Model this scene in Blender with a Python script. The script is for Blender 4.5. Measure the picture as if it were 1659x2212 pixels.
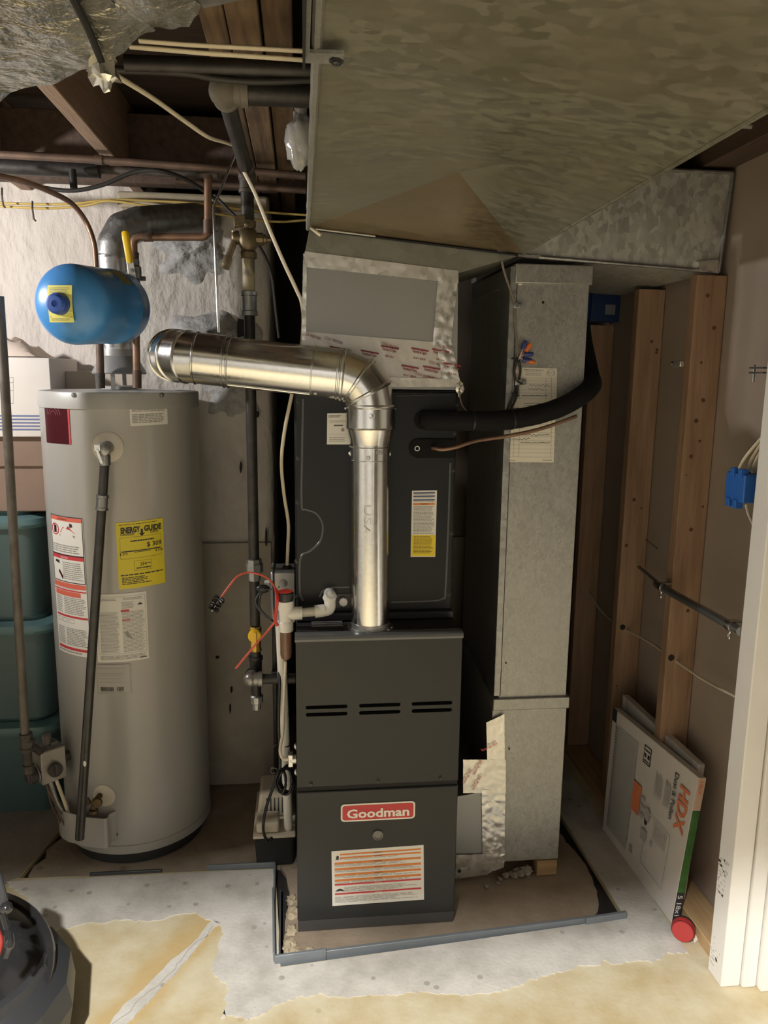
import bpy, bmesh, math, random
from mathutils import Vector, Matrix, noise
random.seed(7)
for o in list(bpy.data.objects): bpy.data.objects.remove(o, do_unlink=True)
SC = bpy.context.scene
COL = SC.collection
V = Vector
# ------------------------------------------------------------------ camera
YAW, PITCH, ROLL, CAMZ, FPX = math.radians(6.371), math.radians(10.195), math.radians(.701), 1.5545, 1661.0
IW, IH = 1659, 2212
fw = V((math.sin(YAW)*math.cos(PITCH), math.cos(YAW)*math.cos(PITCH), -math.sin(PITCH)))
_r = V((math.cos(YAW), -math.sin(YAW), 0)); _u = _r.cross(fw)
rt = _r*math.cos(ROLL)+_u*math.sin(ROLL); up = -_r*math.sin(ROLL)+_u*math.cos(ROLL)
CP = V((0, 0, CAMZ))
cd = bpy.data.cameras.new('camera'); cam = bpy.data.objects.new('camera', cd); COL.objects.link(cam)
cd.sensor_fit = 'HORIZONTAL'; cd.sensor_width = 36.0; cd.lens = 36.0*FPX/IW; cd.clip_start = .02
M = Matrix((rt, up, -fw)).transposed().to_4x4(); M.translation = CP; cam.matrix_world = M
SC.camera = cam
def ray(px, py): return fw + rt*((px-IW/2)/FPX) - up*((py-IH/2)/FPX)
def PY(px, py, Y): d = ray(px, py); return CP+d*(Y/d.y)
def PX(px, py, X): d = ray(px, py); return CP+d*(X/d.x)
def PZ(px, py, Z): d = ray(px, py); return CP+d*((Z-CAMZ)/d.z)
# ------------------------------------------------------------------ world, view
w = bpy.data.worlds.new('world'); SC.world = w; w.use_nodes = True
w.node_tree.nodes['Background'].inputs[0].default_value = (.75, .85, 1, 1)
w.node_tree.nodes['Background'].inputs[1].default_value = .004
SC.view_settings.view_transform = 'Standard'; SC.view_settings.look = 'None'
SC.view_settings.gamma = 1; SC.view_settings.use_curve_mapping = False
SC.view_settings.exposure = 0.0
# lamps: a ceiling bulb left of the big duct and a bulb by the left wall
BULB_A = V((-.38, -.29, 2.33)); POW_A = 660
BULB_B = V((-1.45, 2.05, 1.90)); POW_B = 52
def bulb_light(pos, power, col, rad=.03):
    l = bpy.data.lights.new('bulb_glow', 'POINT'); l.energy = power; l.color = col; l.shadow_soft_size = rad
    o = bpy.data.objects.new('bulb_glow', l); COL.objects.link(o); o.location = pos; return o
# ------------------------------------------------------------------ materials
MATS = {}
def nt(m): return m.node_tree.nodes, m.node_tree.links
def mat(name, col, rough=.5, metal=0, var=.0, vs=6, bump=0, bs=60, col2=None, stretch=None, detail=5, spec=None, trans=0, alpha=1, ramp=(.35, .65), rvar=0, coat=0, bd=.003):
    if name in MATS: return MATS[name]
    m = bpy.data.materials.new(name); m.use_nodes = True; MATS[name] = m
    N, L = nt(m); b = N['Principled BSDF']
    b.inputs['Base Color'].default_value = (*col, 1); b.inputs['Roughness'].default_value = rough; b.inputs['Metallic'].default_value = metal
    if spec is not None: b.inputs['Specular IOR Level'].default_value = spec
    if trans: b.inputs['Transmission Weight'].default_value = trans
    if coat: b.inputs['Coat Weight'].default_value = coat; b.inputs['Coat Roughness'].default_value = .15
    b.inputs['Alpha'].default_value = alpha
    tc = N.new('ShaderNodeTexCoord'); src = tc.outputs['Object']
    if stretch:
        mp = N.new('ShaderNodeMapping'); mp.inputs['Scale'].default_value = stretch; L.new(src, mp.inputs[0]); src = mp.outputs[0]
    if var or col2 or rvar:
        n = N.new('ShaderNodeTexNoise'); n.inputs['Scale'].default_value = vs; n.inputs['Detail'].default_value = detail; n.inputs['Roughness'].default_value = .62
        L.new(src, n.inputs['Vector'])
        r = N.new('ShaderNodeValToRGB'); r.color_ramp.elements[0].position = ramp[0]; r.color_ramp.elements[1].position = ramp[1]
        c2 = col2 if col2 else tuple(c*(1-var) for c in col)
        r.color_ramp.elements[0].color = (*c2, 1); r.color_ramp.elements[1].color = (*col, 1)
        L.new(n.outputs['Fac'], r.inputs[0]); L.new(r.outputs[0], b.inputs['Base Color'])
        if rvar:
            mr = N.new('ShaderNodeMapRange'); mr.inputs['To Min'].default_value = rough-rvar; mr.inputs['To Max'].default_value = rough+rvar
            L.new(n.outputs['Fac'], mr.inputs[0]); L.new(mr.outputs[0], b.inputs['Roughness'])
    if bump:
        n2 = N.new('ShaderNodeTexNoise'); n2.inputs['Scale'].default_value = bs; n2.inputs['Detail'].default_value = 4
        L.new(src, n2.inputs['Vector'])
        bp = N.new('ShaderNodeBump'); bp.inputs['Strength'].default_value = bump; bp.inputs['Distance'].default_value = bd
        L.new(n2.outputs['Fac'], bp.inputs['Height']); L.new(bp.outputs[0], b.inputs['Normal'])
    return m
def galv(name, lo, hi, scale=45, rough=.45, metal=.85, dirt=None, stretch=None, bump=0, rr=.12):
    """spangled zinc sheet: voronoi cells of slightly different grey, noise over them, optional brown film"""
    m = bpy.data.materials.new(name); m.use_nodes = True; MATS[name] = m
    N, L = nt(m); b = N['Principled BSDF']; b.inputs['Metallic'].default_value = metal
    tc = N.new('ShaderNodeTexCoord'); src = tc.outputs['Object']
    if stretch:
        mp = N.new('ShaderNodeMapping'); mp.inputs['Scale'].default_value = stretch; L.new(src, mp.inputs[0]); src = mp.outputs[0]
    n = N.new('ShaderNodeTexNoise'); n.inputs['Scale'].default_value = scale*.5; n.inputs['Detail'].default_value = 5; L.new(src, n.inputs['Vector'])
    ad = N.new('ShaderNodeVectorMath'); ad.operation = 'MULTIPLY_ADD'; ad.inputs[1].default_value = (.03,)*3; L.new(n.outputs['Color'], ad.inputs[0]); L.new(src, ad.inputs[2])
    v = N.new('ShaderNodeTexVoronoi'); v.inputs['Scale'].default_value = scale; L.new(ad.outputs[0], v.inputs['Vector'])
    sp = N.new('ShaderNodeSeparateColor'); L.new(v.outputs['Color'], sp.inputs[0])
    mx = N.new('ShaderNodeMath'); mx.operation = 'MULTIPLY_ADD'; mx.inputs[1].default_value = .5; L.new(sp.outputs[0], mx.inputs[0])
    n2 = N.new('ShaderNodeTexNoise'); n2.inputs['Scale'].default_value = scale*.16; n2.inputs['Detail'].default_value = 6; L.new(src, n2.inputs['Vector'])
    h = N.new('ShaderNodeMath'); h.operation = 'MULTIPLY'; h.inputs[1].default_value = .55; L.new(n2.outputs['Fac'], h.inputs[0]); L.new(h.outputs[0], mx.inputs[2])
    r = N.new('ShaderNodeValToRGB'); r.color_ramp.elements[0].position = .2; r.color_ramp.elements[1].position = .85
    r.color_ramp.elements[0].color = (*lo, 1); r.color_ramp.elements[1].color = (*hi, 1); L.new(mx.outputs[0], r.inputs[0])
    out = r.outputs[0]
    if dirt:
        n3 = N.new('ShaderNodeTexNoise'); n3.inputs['Scale'].default_value = 2.2; n3.inputs['Detail'].default_value = 8; n3.inputs['Roughness'].default_value = .65; L.new(src, n3.inputs['Vector'])
        rp = N.new('ShaderNodeValToRGB'); rp.color_ramp.elements[0].position = .38; rp.color_ramp.elements[1].position = .7; L.new(n3.outputs['Fac'], rp.inputs[0])
        mi = N.new('ShaderNodeMix'); mi.data_type = 'RGBA'; L.new(rp.outputs[0], mi.inputs['Factor']); L.new(out, mi.inputs['A']); mi.inputs['B'].default_value = (*dirt, 1); out = mi.outputs['Result']
    L.new(out, b.inputs['Base Color'])
    mr = N.new('ShaderNodeMapRange'); mr.inputs['To Min'].default_value = rough-rr; mr.inputs['To Max'].default_value = rough+rr; L.new(mx.outputs[0], mr.inputs[0]); L.new(mr.outputs[0], b.inputs['Roughness'])
    if bump:
        bp = N.new('ShaderNodeBump'); bp.inputs['Strength'].default_value = bump; bp.inputs['Distance'].default_value = .004; L.new(n2.outputs['Fac'], bp.inputs['Height']); L.new(bp.outputs[0], b.inputs['Normal'])
    return m
def emis(name, col, s):
    m = bpy.data.materials.new(name); m.use_nodes = True; MATS[name] = m
    b = m.node_tree.nodes['Principled BSDF']; b.inputs['Base Color'].default_value = (*col, 1); b.inputs['Emission Color'].default_value = (*col, 1); b.inputs['Emission Strength'].default_value = s
    return m
def wood(name, c1, c2, axis='y', scale=9):
    st = {'x': (.08, 1, 1), 'y': (1, .08, 1), 'z': (1, 1, .08)}[axis]
    return mat(name, c1, .75, 0, vs=scale*5, col2=c2, stretch=st, bump=.35, bs=scale*14, ramp=(.3, .7))
# ------------------------------------------------------------------ mesh builder
class G:
    def __init__(s): s.v = []; s.f = []; s.m = []
    def add(s, vs, fs, m=0):
        o = len(s.v); s.v += [V(p) for p in vs]
        for f in fs: s.f.append(tuple(i+o for i in f)); s.m.append(m)
        return s
    def hexa(s, p, m=0):   # p: 4 bottom (ccw from above), 4 top
        return s.add(p, [(3, 2, 1, 0), (4, 5, 6, 7), (0, 1, 5, 4), (1, 2, 6, 5), (2, 3, 7, 6), (3, 0, 4, 7)], m)
    def box(s, x0, x1, y0, y1, z0, z1, m=0):
        return s.hexa([(x0, y0, z0), (x1, y0, z0), (x1, y1, z0), (x0, y1, z0), (x0, y0, z1), (x1, y0, z1), (x1, y1, z1), (x0, y1, z1)], m)
    def obox(s, c, ax, ay, az, hx, hy, hz, m=0):
        c = V(c); ax, ay, az = V(ax).normalized(), V(ay).normalized(), V(az).normalized()
        P = [c+ax*(i*hx)+ay*(j*hy)+az*(k*hz) for k in (-1, 1) for i, j in ((-1, -1), (1, -1), (1, 1), (-1, 1))]
        return s.hexa(P, m)
    def prism(s, poly, vec, m=0):
        n = len(poly); vec = V(vec); a = [V(p) for p in poly]
        fs = [tuple(range(n-1, -1, -1)), tuple(range(n, 2*n))]+[(i, (i+1) % n, (i+1) % n+n, i+n) for i in range(n)]
        return s.add(a+[p+vec for p in a], fs, m)
    def tube(s, pts, r, n=12, m=0, cap=True, closed=False, flat=1.0):
        P = [V(p) for p in pts]; k = len(P); R = r if isinstance(r, (list, tuple)) else [r]*k
        T = []
        for i in range(k):
            a = P[i-1] if (i or closed) else P[0]; b = P[(i+1) % k] if (i < k-1 or closed) else P[-1]
            d = (b-a); T.append(d.normalized() if d.length > 1e-9 else V((0, 0, 1)))
        ref = V((0, 0, 1)) if abs(T[0].z) < .9 else V((0, 1, 0))
        u = ref.cross(T[0]).normalized(); vs = []
        for i in range(k):
            u = (u-T[i]*u.dot(T[i])).normalized(); w_ = T[i].cross(u)
            # mitre
            sc = 1.0
            for j in range(n):
                a = 2*math.pi*j/n; vs.append(P[i]+(u*math.cos(a)+w_*math.sin(a)*flat)*R[i]*sc)
        fs = []
        for i in range(k if closed else k-1):
            for j in range(n):
                a = i*n+j; b = i*n+(j+1) % n; c = ((i+1) % k)*n+(j+1) % n; d = ((i+1) % k)*n+j
                fs.append((a, b, c, d))
        if cap and not closed: fs += [tuple(range(n-1, -1, -1)), tuple((k-1)*n+j for j in range(n))]
        return s.add(vs, fs, m)
    def cyl(s, a, b, r, n=20, m=0, r2=None): return s.tube([a, b], [r, r if r2 is None else r2], n, m)
    def lathe(s, prof, base, axis=(0, 0, 1), n=32, m=0, a0=0, a1=2*math.pi, ref=None):
        base = V(base); ax = V(axis).normalized(); rf = V(ref) if ref else (V((1, 0, 0)) if abs(ax.x) < .9 else V((0, 1, 0)))
        u = (rf-ax*rf.dot(ax)).normalized(); w_ = ax.cross(u); full = abs(a1-a0-2*math.pi) < 1e-6
        nn = n if full else n+1; vs = []; fs = []
        for r, h in prof:
            for j in range(nn):
                a = a0+(a1-a0)*j/n; vs.append(base+ax*h+(u*math.cos(a)+w_*math.sin(a))*r)
        for i in range(len(prof)-1):
            for j in range(n):
                j2 = (j+1) % nn; fs.append((i*nn+j, i*nn+j2, (i+1)*nn+j2, (i+1)*nn+j))
        if full:
            if prof[0][0] > 1e-5: fs.append(tuple(range(nn-1, -1, -1)))
            if prof[-1][0] > 1e-5: fs.append(tuple((len(prof)-1)*nn+j for j in range(nn)))
        return s.add(vs, fs, m)
    def ball(s, c, r, n=16, m=0, sc=(1, 1, 1), nz=0, nf=1):
        c = V(c); vs = []; fs = []; k = max(4, n//2)
        for i in range(k+1):
            t = math.pi*i/k
            for j in range(n):
                a = 2*math.pi*j/n; d = V((math.sin(t)*math.cos(a), math.sin(t)*math.sin(a), math.cos(t)))
                q = r*(1+(nz*noise.noise(d*nf+c*7) if nz else 0)); vs.append(c+V((d.x*sc[0], d.y*sc[1], d.z*sc[2]))*q)
        for i in range(k):
            for j in range(n): fs.append((i*n+j, (i+1)*n+j, (i+1)*n+(j+1) % n, i*n+(j+1) % n))
        return s.add(vs, fs, m)
    def jitter(s, amt, sc, seed=0):
        for i, p in enumerate(s.v): s.v[i] = p+noise.noise_vector(p*sc+V((seed, seed, seed)))*amt
        return s
WL = {}   # world location of every object made here
def arc(pts, rad, k=6):
    P = [V(p) for p in pts]; out = [P[0]]
    for i in range(1, len(P)-1):
        rr = rad[i-1] if isinstance(rad, (list, tuple)) else rad
        a = (P[i-1]-P[i]); b = (P[i+1]-P[i]); la, lb = a.length, b.length; a.normalize(); b.normalize()
        ang = a.angle(b); t = min(rr/math.tan(ang/2) if ang > .05 else 0, la*.49, lb*.49)
        p0, p1 = P[i]+a*t, P[i]+b*t
        for j in range(k+1):
            q = j/k; out.append((p0*(1-q)+P[i]*q)*(1-q)+(P[i]*(1-q)+p1*q)*q)
    return out+[P[-1]]
def spline(pts, k=6):
    P = [V(p) for p in pts]; P = [P[0]*2-P[1]]+P+[P[-1]*2-P[-2]]; out = []
    for i in range(1, len(P)-2):
        a, b, c, d = P[i-1:i+3]
        for j in range(k):
            t = j/k; out.append(.5*((2*b)+(c-a)*t+(2*a-5*b+4*c-d)*t*t+(-a+3*b-3*c+d)*t**3))
    return out+[P[-2]]
def build(g, name, mats, parent=None, bevel=0, ang=32, kind=None, label=None, cat=None, group=None, smooth=True, seg=2, wn=False):
    if not isinstance(mats, (list, tuple)): mats = [mats]
    org = WL[parent.name] if parent else V((0, 0, 0))
    if parent is None and g.v:
        lo = V((min(p.x for p in g.v), min(p.y for p in g.v), min(p.z for p in g.v))); hi = V((max(p.x for p in g.v), max(p.y for p in g.v), max(p.z for p in g.v)))
        if kind != 'structure': org = V(((lo.x+hi.x)/2, (lo.y+hi.y)/2, lo.z))
    me = bpy.data.meshes.new(name); me.from_pydata([tuple(p-org) for p in g.v], [], g.f)
    for m in mats: me.materials.append(m)
    for p, mi in zip(me.polygons, g.m): p.material_index = mi
    bm = bmesh.new(); bm.from_mesh(me); bmesh.ops.recalc_face_normals(bm, faces=bm.faces); bm.to_mesh(me); bm.free()
    me.update()
    if smooth:
        me.shade_smooth(); me.set_sharp_from_angle(angle=math.radians(ang))
    o = bpy.data.objects.new(name, me); COL.objects.link(o); WL[o.name] = org
    if parent: o.parent = parent
    else: o.location = org
    if bevel:
        b = o.modifiers.new('bevel', 'BEVEL'); b.width = bevel; b.segments = seg; b.limit_method = 'ANGLE'; b.angle_limit = math.radians(40)
    if kind: o['kind'] = kind
    tag(o, label, cat, group); return o
def tag(o, label=None, cat=None, group=None):
    if label: o['label'] = label
    if cat: o['category'] = cat
    if group: o['group'] = group
    return o
def thing(name, label, cat, loc, group=None):
    o = bpy.data.objects.new(name, None); COL.objects.link(o); o.location = loc; o.empty_display_size = .05; WL[o.name] = V(loc)
    return tag(o, label, cat, group)
def inst(mesh_obj, name, parent, loc, quat=None):
    """copy of a small piece with shared mesh data, as a part of parent"""
    c = bpy.data.objects.new(name, mesh_obj if isinstance(mesh_obj, bpy.types.Mesh) else mesh_obj.data); COL.objects.link(c)
    c.parent = parent; c.location = V(loc)-WL[parent.name]; WL[c.name] = V(loc)
    if quat is not None: c.rotation_mode = 'QUATERNION'; c.rotation_quaternion = quat
    return c
def meshonly(g, name, mats):
    if not isinstance(mats, (list, tuple)): mats = [mats]
    me = bpy.data.meshes.new(name); me.from_pydata([tuple(p) for p in g.v], [], g.f)
    for m in mats: me.materials.append(m)
    for p, mi in zip(me.polygons, g.m): p.material_index = mi
    bm = bmesh.new(); bm.from_mesh(me); bmesh.ops.recalc_face_normals(bm, faces=bm.faces); bm.to_mesh(me); bm.free()
    me.shade_smooth(); me.set_sharp_from_angle(angle=math.radians(32)); return me
def qz(d): return V((0, 0, 1)).rotation_difference(V(d).normalized())
def holeplate(g, x0, x1, z0, z1, y, holes, t=.002, m=0, rnd=True):
    """front plate in the xz plane at depth y with rounded slots (hx0,hx1,hz0,hz1); cells split along x and z"""
    zs = sorted({z0, z1}|{h[2]-.008 for h in holes}|{h[3]+.008 for h in holes}); 
    rows = []
    done = []
    # group holes by row
    hs = sorted(holes, key=lambda h: (-h[2], h[0])); rowsd = {}
    for h in hs: rowsd.setdefault((h[2], h[3]), []).append(h)
    cur = z1
    for (hz0, hz1), lst in sorted(rowsd.items(), key=lambda k: -k[0][0]):
        top = min(cur, hz1+.003); bot = hz0-.003
        if cur-top > 1e-6: g.add([(x0, y, top), (x1, y, top), (x1, y, cur), (x0, y, cur)], [(0, 1, 2, 3)], m)
        cx = x0
        for h in sorted(lst):
            a, b = h[0]-.003, h[1]+.003
            if a-cx > 1e-6: g.add([(cx, y, bot), (a, y, bot), (a, y, top), (cx, y, top)], [(0, 1, 2, 3)], m)
            ring(g, a, b, bot, top, h, y, t, m, rnd); cx = b
        if x1-cx > 1e-6: g.add([(cx, y, bot), (x1, y, bot), (x1, y, top), (cx, y, top)], [(0, 1, 2, 3)], m)
        cur = bot
    if cur-z0 > 1e-6: g.add([(x0, y, z0), (x1, y, z0), (x1, y, cur), (x0, y, cur)], [(0, 1, 2, 3)], m)
def ring(g, a, b, c, d, h, y, t, m, rnd):
    r = (h[3]-h[2])/2*(.98 if rnd else .05); inner = []
    for cx, cz, s in ((h[1]-r, h[3]-r, 0), (h[0]+r, h[3]-r, 90), (h[0]+r, h[2]+r, 180), (h[1]-r, h[2]+r, 270)):
        for k in range(4): an = math.radians(s+k*30); inner.append((cx+r*math.cos(an), cz+r*math.sin(an)))
    cor = [(b, d), (a, d), (a, c), (b, c)]
    outer = []
    for q in range(4):
        for k in range(4): outer.append(cor[q])
    n = 16; vs = [(p[0], y, p[1]) for p in inner]+[(p[0], y, p[1]) for p in cor]+[(p[0], y+t, p[1]) for p in inner]
    fs = []
    for q in range(4):
        for k in range(3): fs.append((q*4+k, q*4+k+1, 16+q))
        e = q*4+3; nx = (e+1) % 16; fs.append((e, nx, 16+(q+1) % 4, 16+q))
    for k in range(16): fs.append((k, (k+1) % 16, 20+(k+1) % 16, 20+k))
    g.add(vs, fs, m)
# ------------------------------------------------------------------ printed labels
_tc = {}
def text2d(s, bold=0.0):
    k = (s, bold)
    if k in _tc: return _tc[k]
    cu = bpy.data.curves.new('t', 'FONT'); cu.body = s; cu.size = 1; cu.offset = bold; cu.resolution_u = 2
    ob = bpy.data.objects.new('t', cu); me = ob.to_mesh()
    vs = [(v.co.x, v.co.y) for v in me.vertices]; fs = [tuple(p.vertices) for p in me.polygons]
    ob.to_mesh_clear(); bpy.data.objects.remove(ob); bpy.data.curves.remove(cu)
    _tc[k] = (vs, fs); return _tc[k]
class Label:
    """flat print in fractions of a w x h sheet; layers are laid on each other 0.3 mm apart"""
    def __init__(s, w, h, curved=False): s.w, s.h, s.it, s.c = w, h, [], curved
    def rect(s, u0, v0, u1, v1, m, layer=1):
        n = max(1, int(abs(u1-u0)*s.w/.012)) if s.c else 1
        vs = []; fs = []
        for i in range(n+1):
            u = u0+(u1-u0)*i/n; vs += [(u, v0), (u, v1)]
        for i in range(n): fs.append((2*i, 2*i+2, 2*i+3, 2*i+1))
        s.it.append((vs, fs, m, layer)); return s
    def poly(s, pts, m, layer=2): s.it.append((list(pts), [tuple(range(len(pts)))], m, layer)); return s
    def frame(s, u0, v0, u1, v1, t, m, layer=2):
        tv = t; tu = t*s.h/s.w
        s.rect(u0, v0, u1, v0+tv, m, layer); s.rect(u0, v1-tv, u1, v1, m, layer); s.rect(u0, v0, u0+tu, v1, m, layer); s.rect(u1-tu, v0, u1, v1, m, layer); return s
    def text(s, t, u, v, hgt, m, align='c', bold=0.0, layer=3, width=None, rot=0):
        vs, fs = text2d(t, bold)
        if not vs: return s
        x0 = min(p[0] for p in vs); x1 = max(p[0] for p in vs); y0 = 0; y1 = .72
        sy = hgt/(y1-y0); sx = sy*s.h/s.w
        if width: sx = width/(x1-x0)
        if rot:
            k = hgt*s.h/.72; c, q = math.cos(rot), math.sin(rot); kx = k if not width else width*s.w/(x1-x0)
            pts = []
            for p in vs:
                x = (p[0]-(x0+x1)/2)*kx; y = (p[1]-.36)*k; pts.append((u+(x*c-y*q)/s.w, v+(x*q+y*c)/s.h))
        else:
            o = {'c': -(x0+x1)/2, 'l': -x0, 'r': -x1}[align]; pts = [(u+(p[0]+o)*sx, v+(p[1]-.36)*sy) for p in vs]
        s.it.append((pts, fs, m, layer)); return s
    def lines(s, u0, v0, u1, v1, n, m, fill=.45, layer=2, rag=.15, dash=True):
        """greeked small print: n rows of broken bars"""
        rg = random.Random(int((u0+v0*3+n)*1000)); dv = (v1-v0)/n
        for i in range(n):
            e = u1-(u1-u0)*(rg.random()*rag); u = u0; vb = v1-(i+1)*dv+dv*(1-fill)/2
            if not dash: s.rect(u0, vb, e, vb+dv*fill, m, layer); continue
            while u < e-1e-6:
                l = (u1-u0)*(.06+.12*rg.random()); s.rect(u, vb, min(u+l, e), vb+dv*fill, m, layer); u += l+(u1-u0)*.018
        return s
    def emit(s, fn, name, mats, parent, g=None, label=None):
        g = g or G()
        for vs, fs, m, layer in s.it: g.add([fn(u, v, layer*.0003) for u, v in vs], fs, m)
        return build(g, name, mats, parent, label=label, smooth=s.c)
def flatmap(tl, tr, bl, br, nrm):
    tl, tr, bl, br = V(tl), V(tr), V(bl), V(br); nrm = V(nrm).normalized()
    return lambda u, v, o: (bl*(1-u)+br*u)*(1-v)+(tl*(1-u)+tr*u)*v+nrm*o
# ------------------------------------------------------------------ palette
M_wht = mat('white_paint', (.80, .78, .74), .45, var=.06, vs=5)
M_black = mat('black_plastic', (.012, .012, .013), .35)
M_blackm = mat('black_matte', (.012, .012, .012), .8)
M_foam = mat('black_foam', (.007, .007, .0075), .85, bump=.15, bs=200, spec=.25)
M_iron = mat('black_iron', (.055, .05, .047), .45, .5, var=.4, vs=30, bump=.1, bs=150)
M_ironold = mat('old_iron', (.10, .085, .07), .6, .35, var=.5, vs=25, bump=.2, bs=120)
M_steel = mat('bright_steel', (.62, .61, .59), .28, 1, var=.15, vs=30)
M_zinc = mat('zinc_fitting', (.36, .36, .35), .4, .9, var=.25, vs=40)
M_brass = mat('brass', (.62, .40, .13), .32, .9, var=.25, vs=30)
M_bronze = mat('old_bronze', (.20, .155, .09), .45, .7, var=.4, vs=25)
M_copper = mat('copper', (.33, .195, .125), .45, .55, col2=(.19, .12, .085), vs=12)
M_copperold = mat('aged_copper', (.17, .11, .078), .55, .4, col2=(.10, .07, .055), vs=14)
M_yellow = mat('yellow_plastic', (.80, .50, .012), .4)
M_red = mat('red_plastic', (.58, .03, .02), .38)
M_redw = mat('red_wire', (.62, .10, .06), .4)
M_pvc = mat('white_pvc', (.80, .78, .72), .35, var=.05, vs=8)
M_pvct = mat('milky_pvc', (.62, .58, .50), .35)
M_trap = mat('clear_trap', (.40, .22, .15), .12, trans=.45, var=.3, vs=10)
M_blue = mat('blue_tank', (.065, .27, .63), .33, var=.12, vs=4, coat=.25)
M_bluecap = mat('blue_cap', (.03, .09, .40), .45)
M_bluebox = mat('blue_box', (.02, .12, .45), .5)
M_yel_st = mat('yellow_sticker', (.80, .75, .16), .55)
M_tank = mat('heater_grey', (.37, .357, .333), .33, var=.04, vs=3, coat=.3)
M_tanklid = mat('heater_lid', (.38, .37, .35), .4, var=.08, vs=6)
M_furn = mat('furnace_grey', (.028, .0287, .028), .34, 0, var=.06, vs=3, spec=.32)
M_furnd = mat('furnace_dark', (.022, .022, .022), .35)
M_coil = mat('coil_black', (.0115, .013, .015), .38, spec=.28, bump=.12, bs=400, bd=.0006)
M_paper = mat('paper', (.75, .71, .60), .7)
M_lab = mat('label_white', (.74, .72, .67), .45)
M_ink = mat('ink', (.03, .03, .035), .6)
M_ink2 = mat('ink_grey', (.30, .29, .27), .6)
M_inkred = mat('ink_red', (.55, .05, .06), .5)
M_inkor = mat('ink_orange', (.70, .22, .04), .5)
M_inkblue = mat('ink_navy', (.04, .05, .18), .5)
M_inkyel = mat('ink_yellow', (.80, .62, .02), .5)
M_inkgrn = mat('ink_green', (.07, .20, .05), .5, var=.5, vs=20)
M_maroon = mat('maroon_badge', (.055, .007, .012), .25)
M_foil = galv('foil_tape', (.66, .65, .61), (.80, .78, .74), 60, .30, .9, bump=.25)
M_tapepr = mat('printed_tape', (.66, .64, .60), .35, .35, var=.1, vs=20, bump=.3, bs=40)
M_galv = galv('galvanized', (.30, .298, .275), (.43, .425, .395), 160, .45, .7, stretch=(1, 1, .6))
M_galvsp = galv('spangled', (.38, .38, .355), (.66, .655, .61), 60, .45, .55, stretch=(1.2, 1, .8))
M_galvnew = galv('bright_galv', (.66, .66, .645), (.76, .755, .74), 120, .21, 1, bump=.012, rr=.05)
M_galvold = galv('old_galv', (.26, .26, .25), (.42, .42, .41), 60, .42, .85)
M_trunk = galv('trunk_sheet', (.14, .138, .102), (.30, .29, .23), 55, .45, .5, dirt=(.175, .155, .10), stretch=(.8, 1.3, 1))
M_trunk_reflect = galv('trunk_sheet_reflection', (.115, .085, .045), (.235, .185, .115), 55, .45, .4, dirt=(.16, .11, .055), stretch=(.8, 1.3, 1))  # browner copy of the trunk sheet: far facet's reflected tone put into its colour
M_panelg = mat('grey_sheet', (.34, .345, .335), .42, .6, var=.05, vs=3)
M_foilw = mat('foil_wrap', (.52, .50, .42), .30, .9, col2=(.42, .40, .33), vs=9, bump=.75, bs=30, bd=.03)
M_stud = wood('stud_wood', (.35, .225, .14), (.22, .13, .075), 'z')
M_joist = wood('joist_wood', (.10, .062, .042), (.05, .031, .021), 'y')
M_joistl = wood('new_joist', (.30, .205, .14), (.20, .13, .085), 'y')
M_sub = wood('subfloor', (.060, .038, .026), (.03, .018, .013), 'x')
M_plate = wood('plate_wood', (.48, .33, .17), (.34, .21, .10), 'y')
M_dry = mat('drywall', (.34, .275, .225), .85, var=.1, vs=4)
M_teal = mat('teal_plastic', (.06, .108, .113), .45, var=.08, vs=4)
M_card = mat('brown_cardboard', (.24, .165, .125), .8, var=.12, vs=5)
M_box = mat('white_card', (.62, .58, .54), .7, var=.06, vs=5)
M_beige = mat('beige_plastic', (.62, .55, .42), .45, var=.05, vs=5)
M_romex = mat('cream_cable', (.70, .62, .47), .5, var=.1, vs=20)
M_romexy = mat('yellow_cable', (.58, .42, .12), .5, var=.1, vs=20)
M_cablek = mat('dark_cable', (.03, .027, .025), .55)
M_strip = mat('grey_vinyl', (.17, .19, .205), .35, var=.15, vs=10)
M_plastic = mat('clear_wrap', (.75, .74, .72), .14, trans=.55, var=.1, vs=10, bump=.8, bs=30)
M_stone = mat('pale_stone', (.34, .305, .25), .85, var=.3, vs=25)
M_soil = mat('dark_gap', (.022, .019, .017), .95, var=.4, vs=30)
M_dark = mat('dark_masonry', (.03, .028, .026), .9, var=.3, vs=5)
M_roomw = mat('room_paint', (.32, .31, .295), .8)
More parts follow.
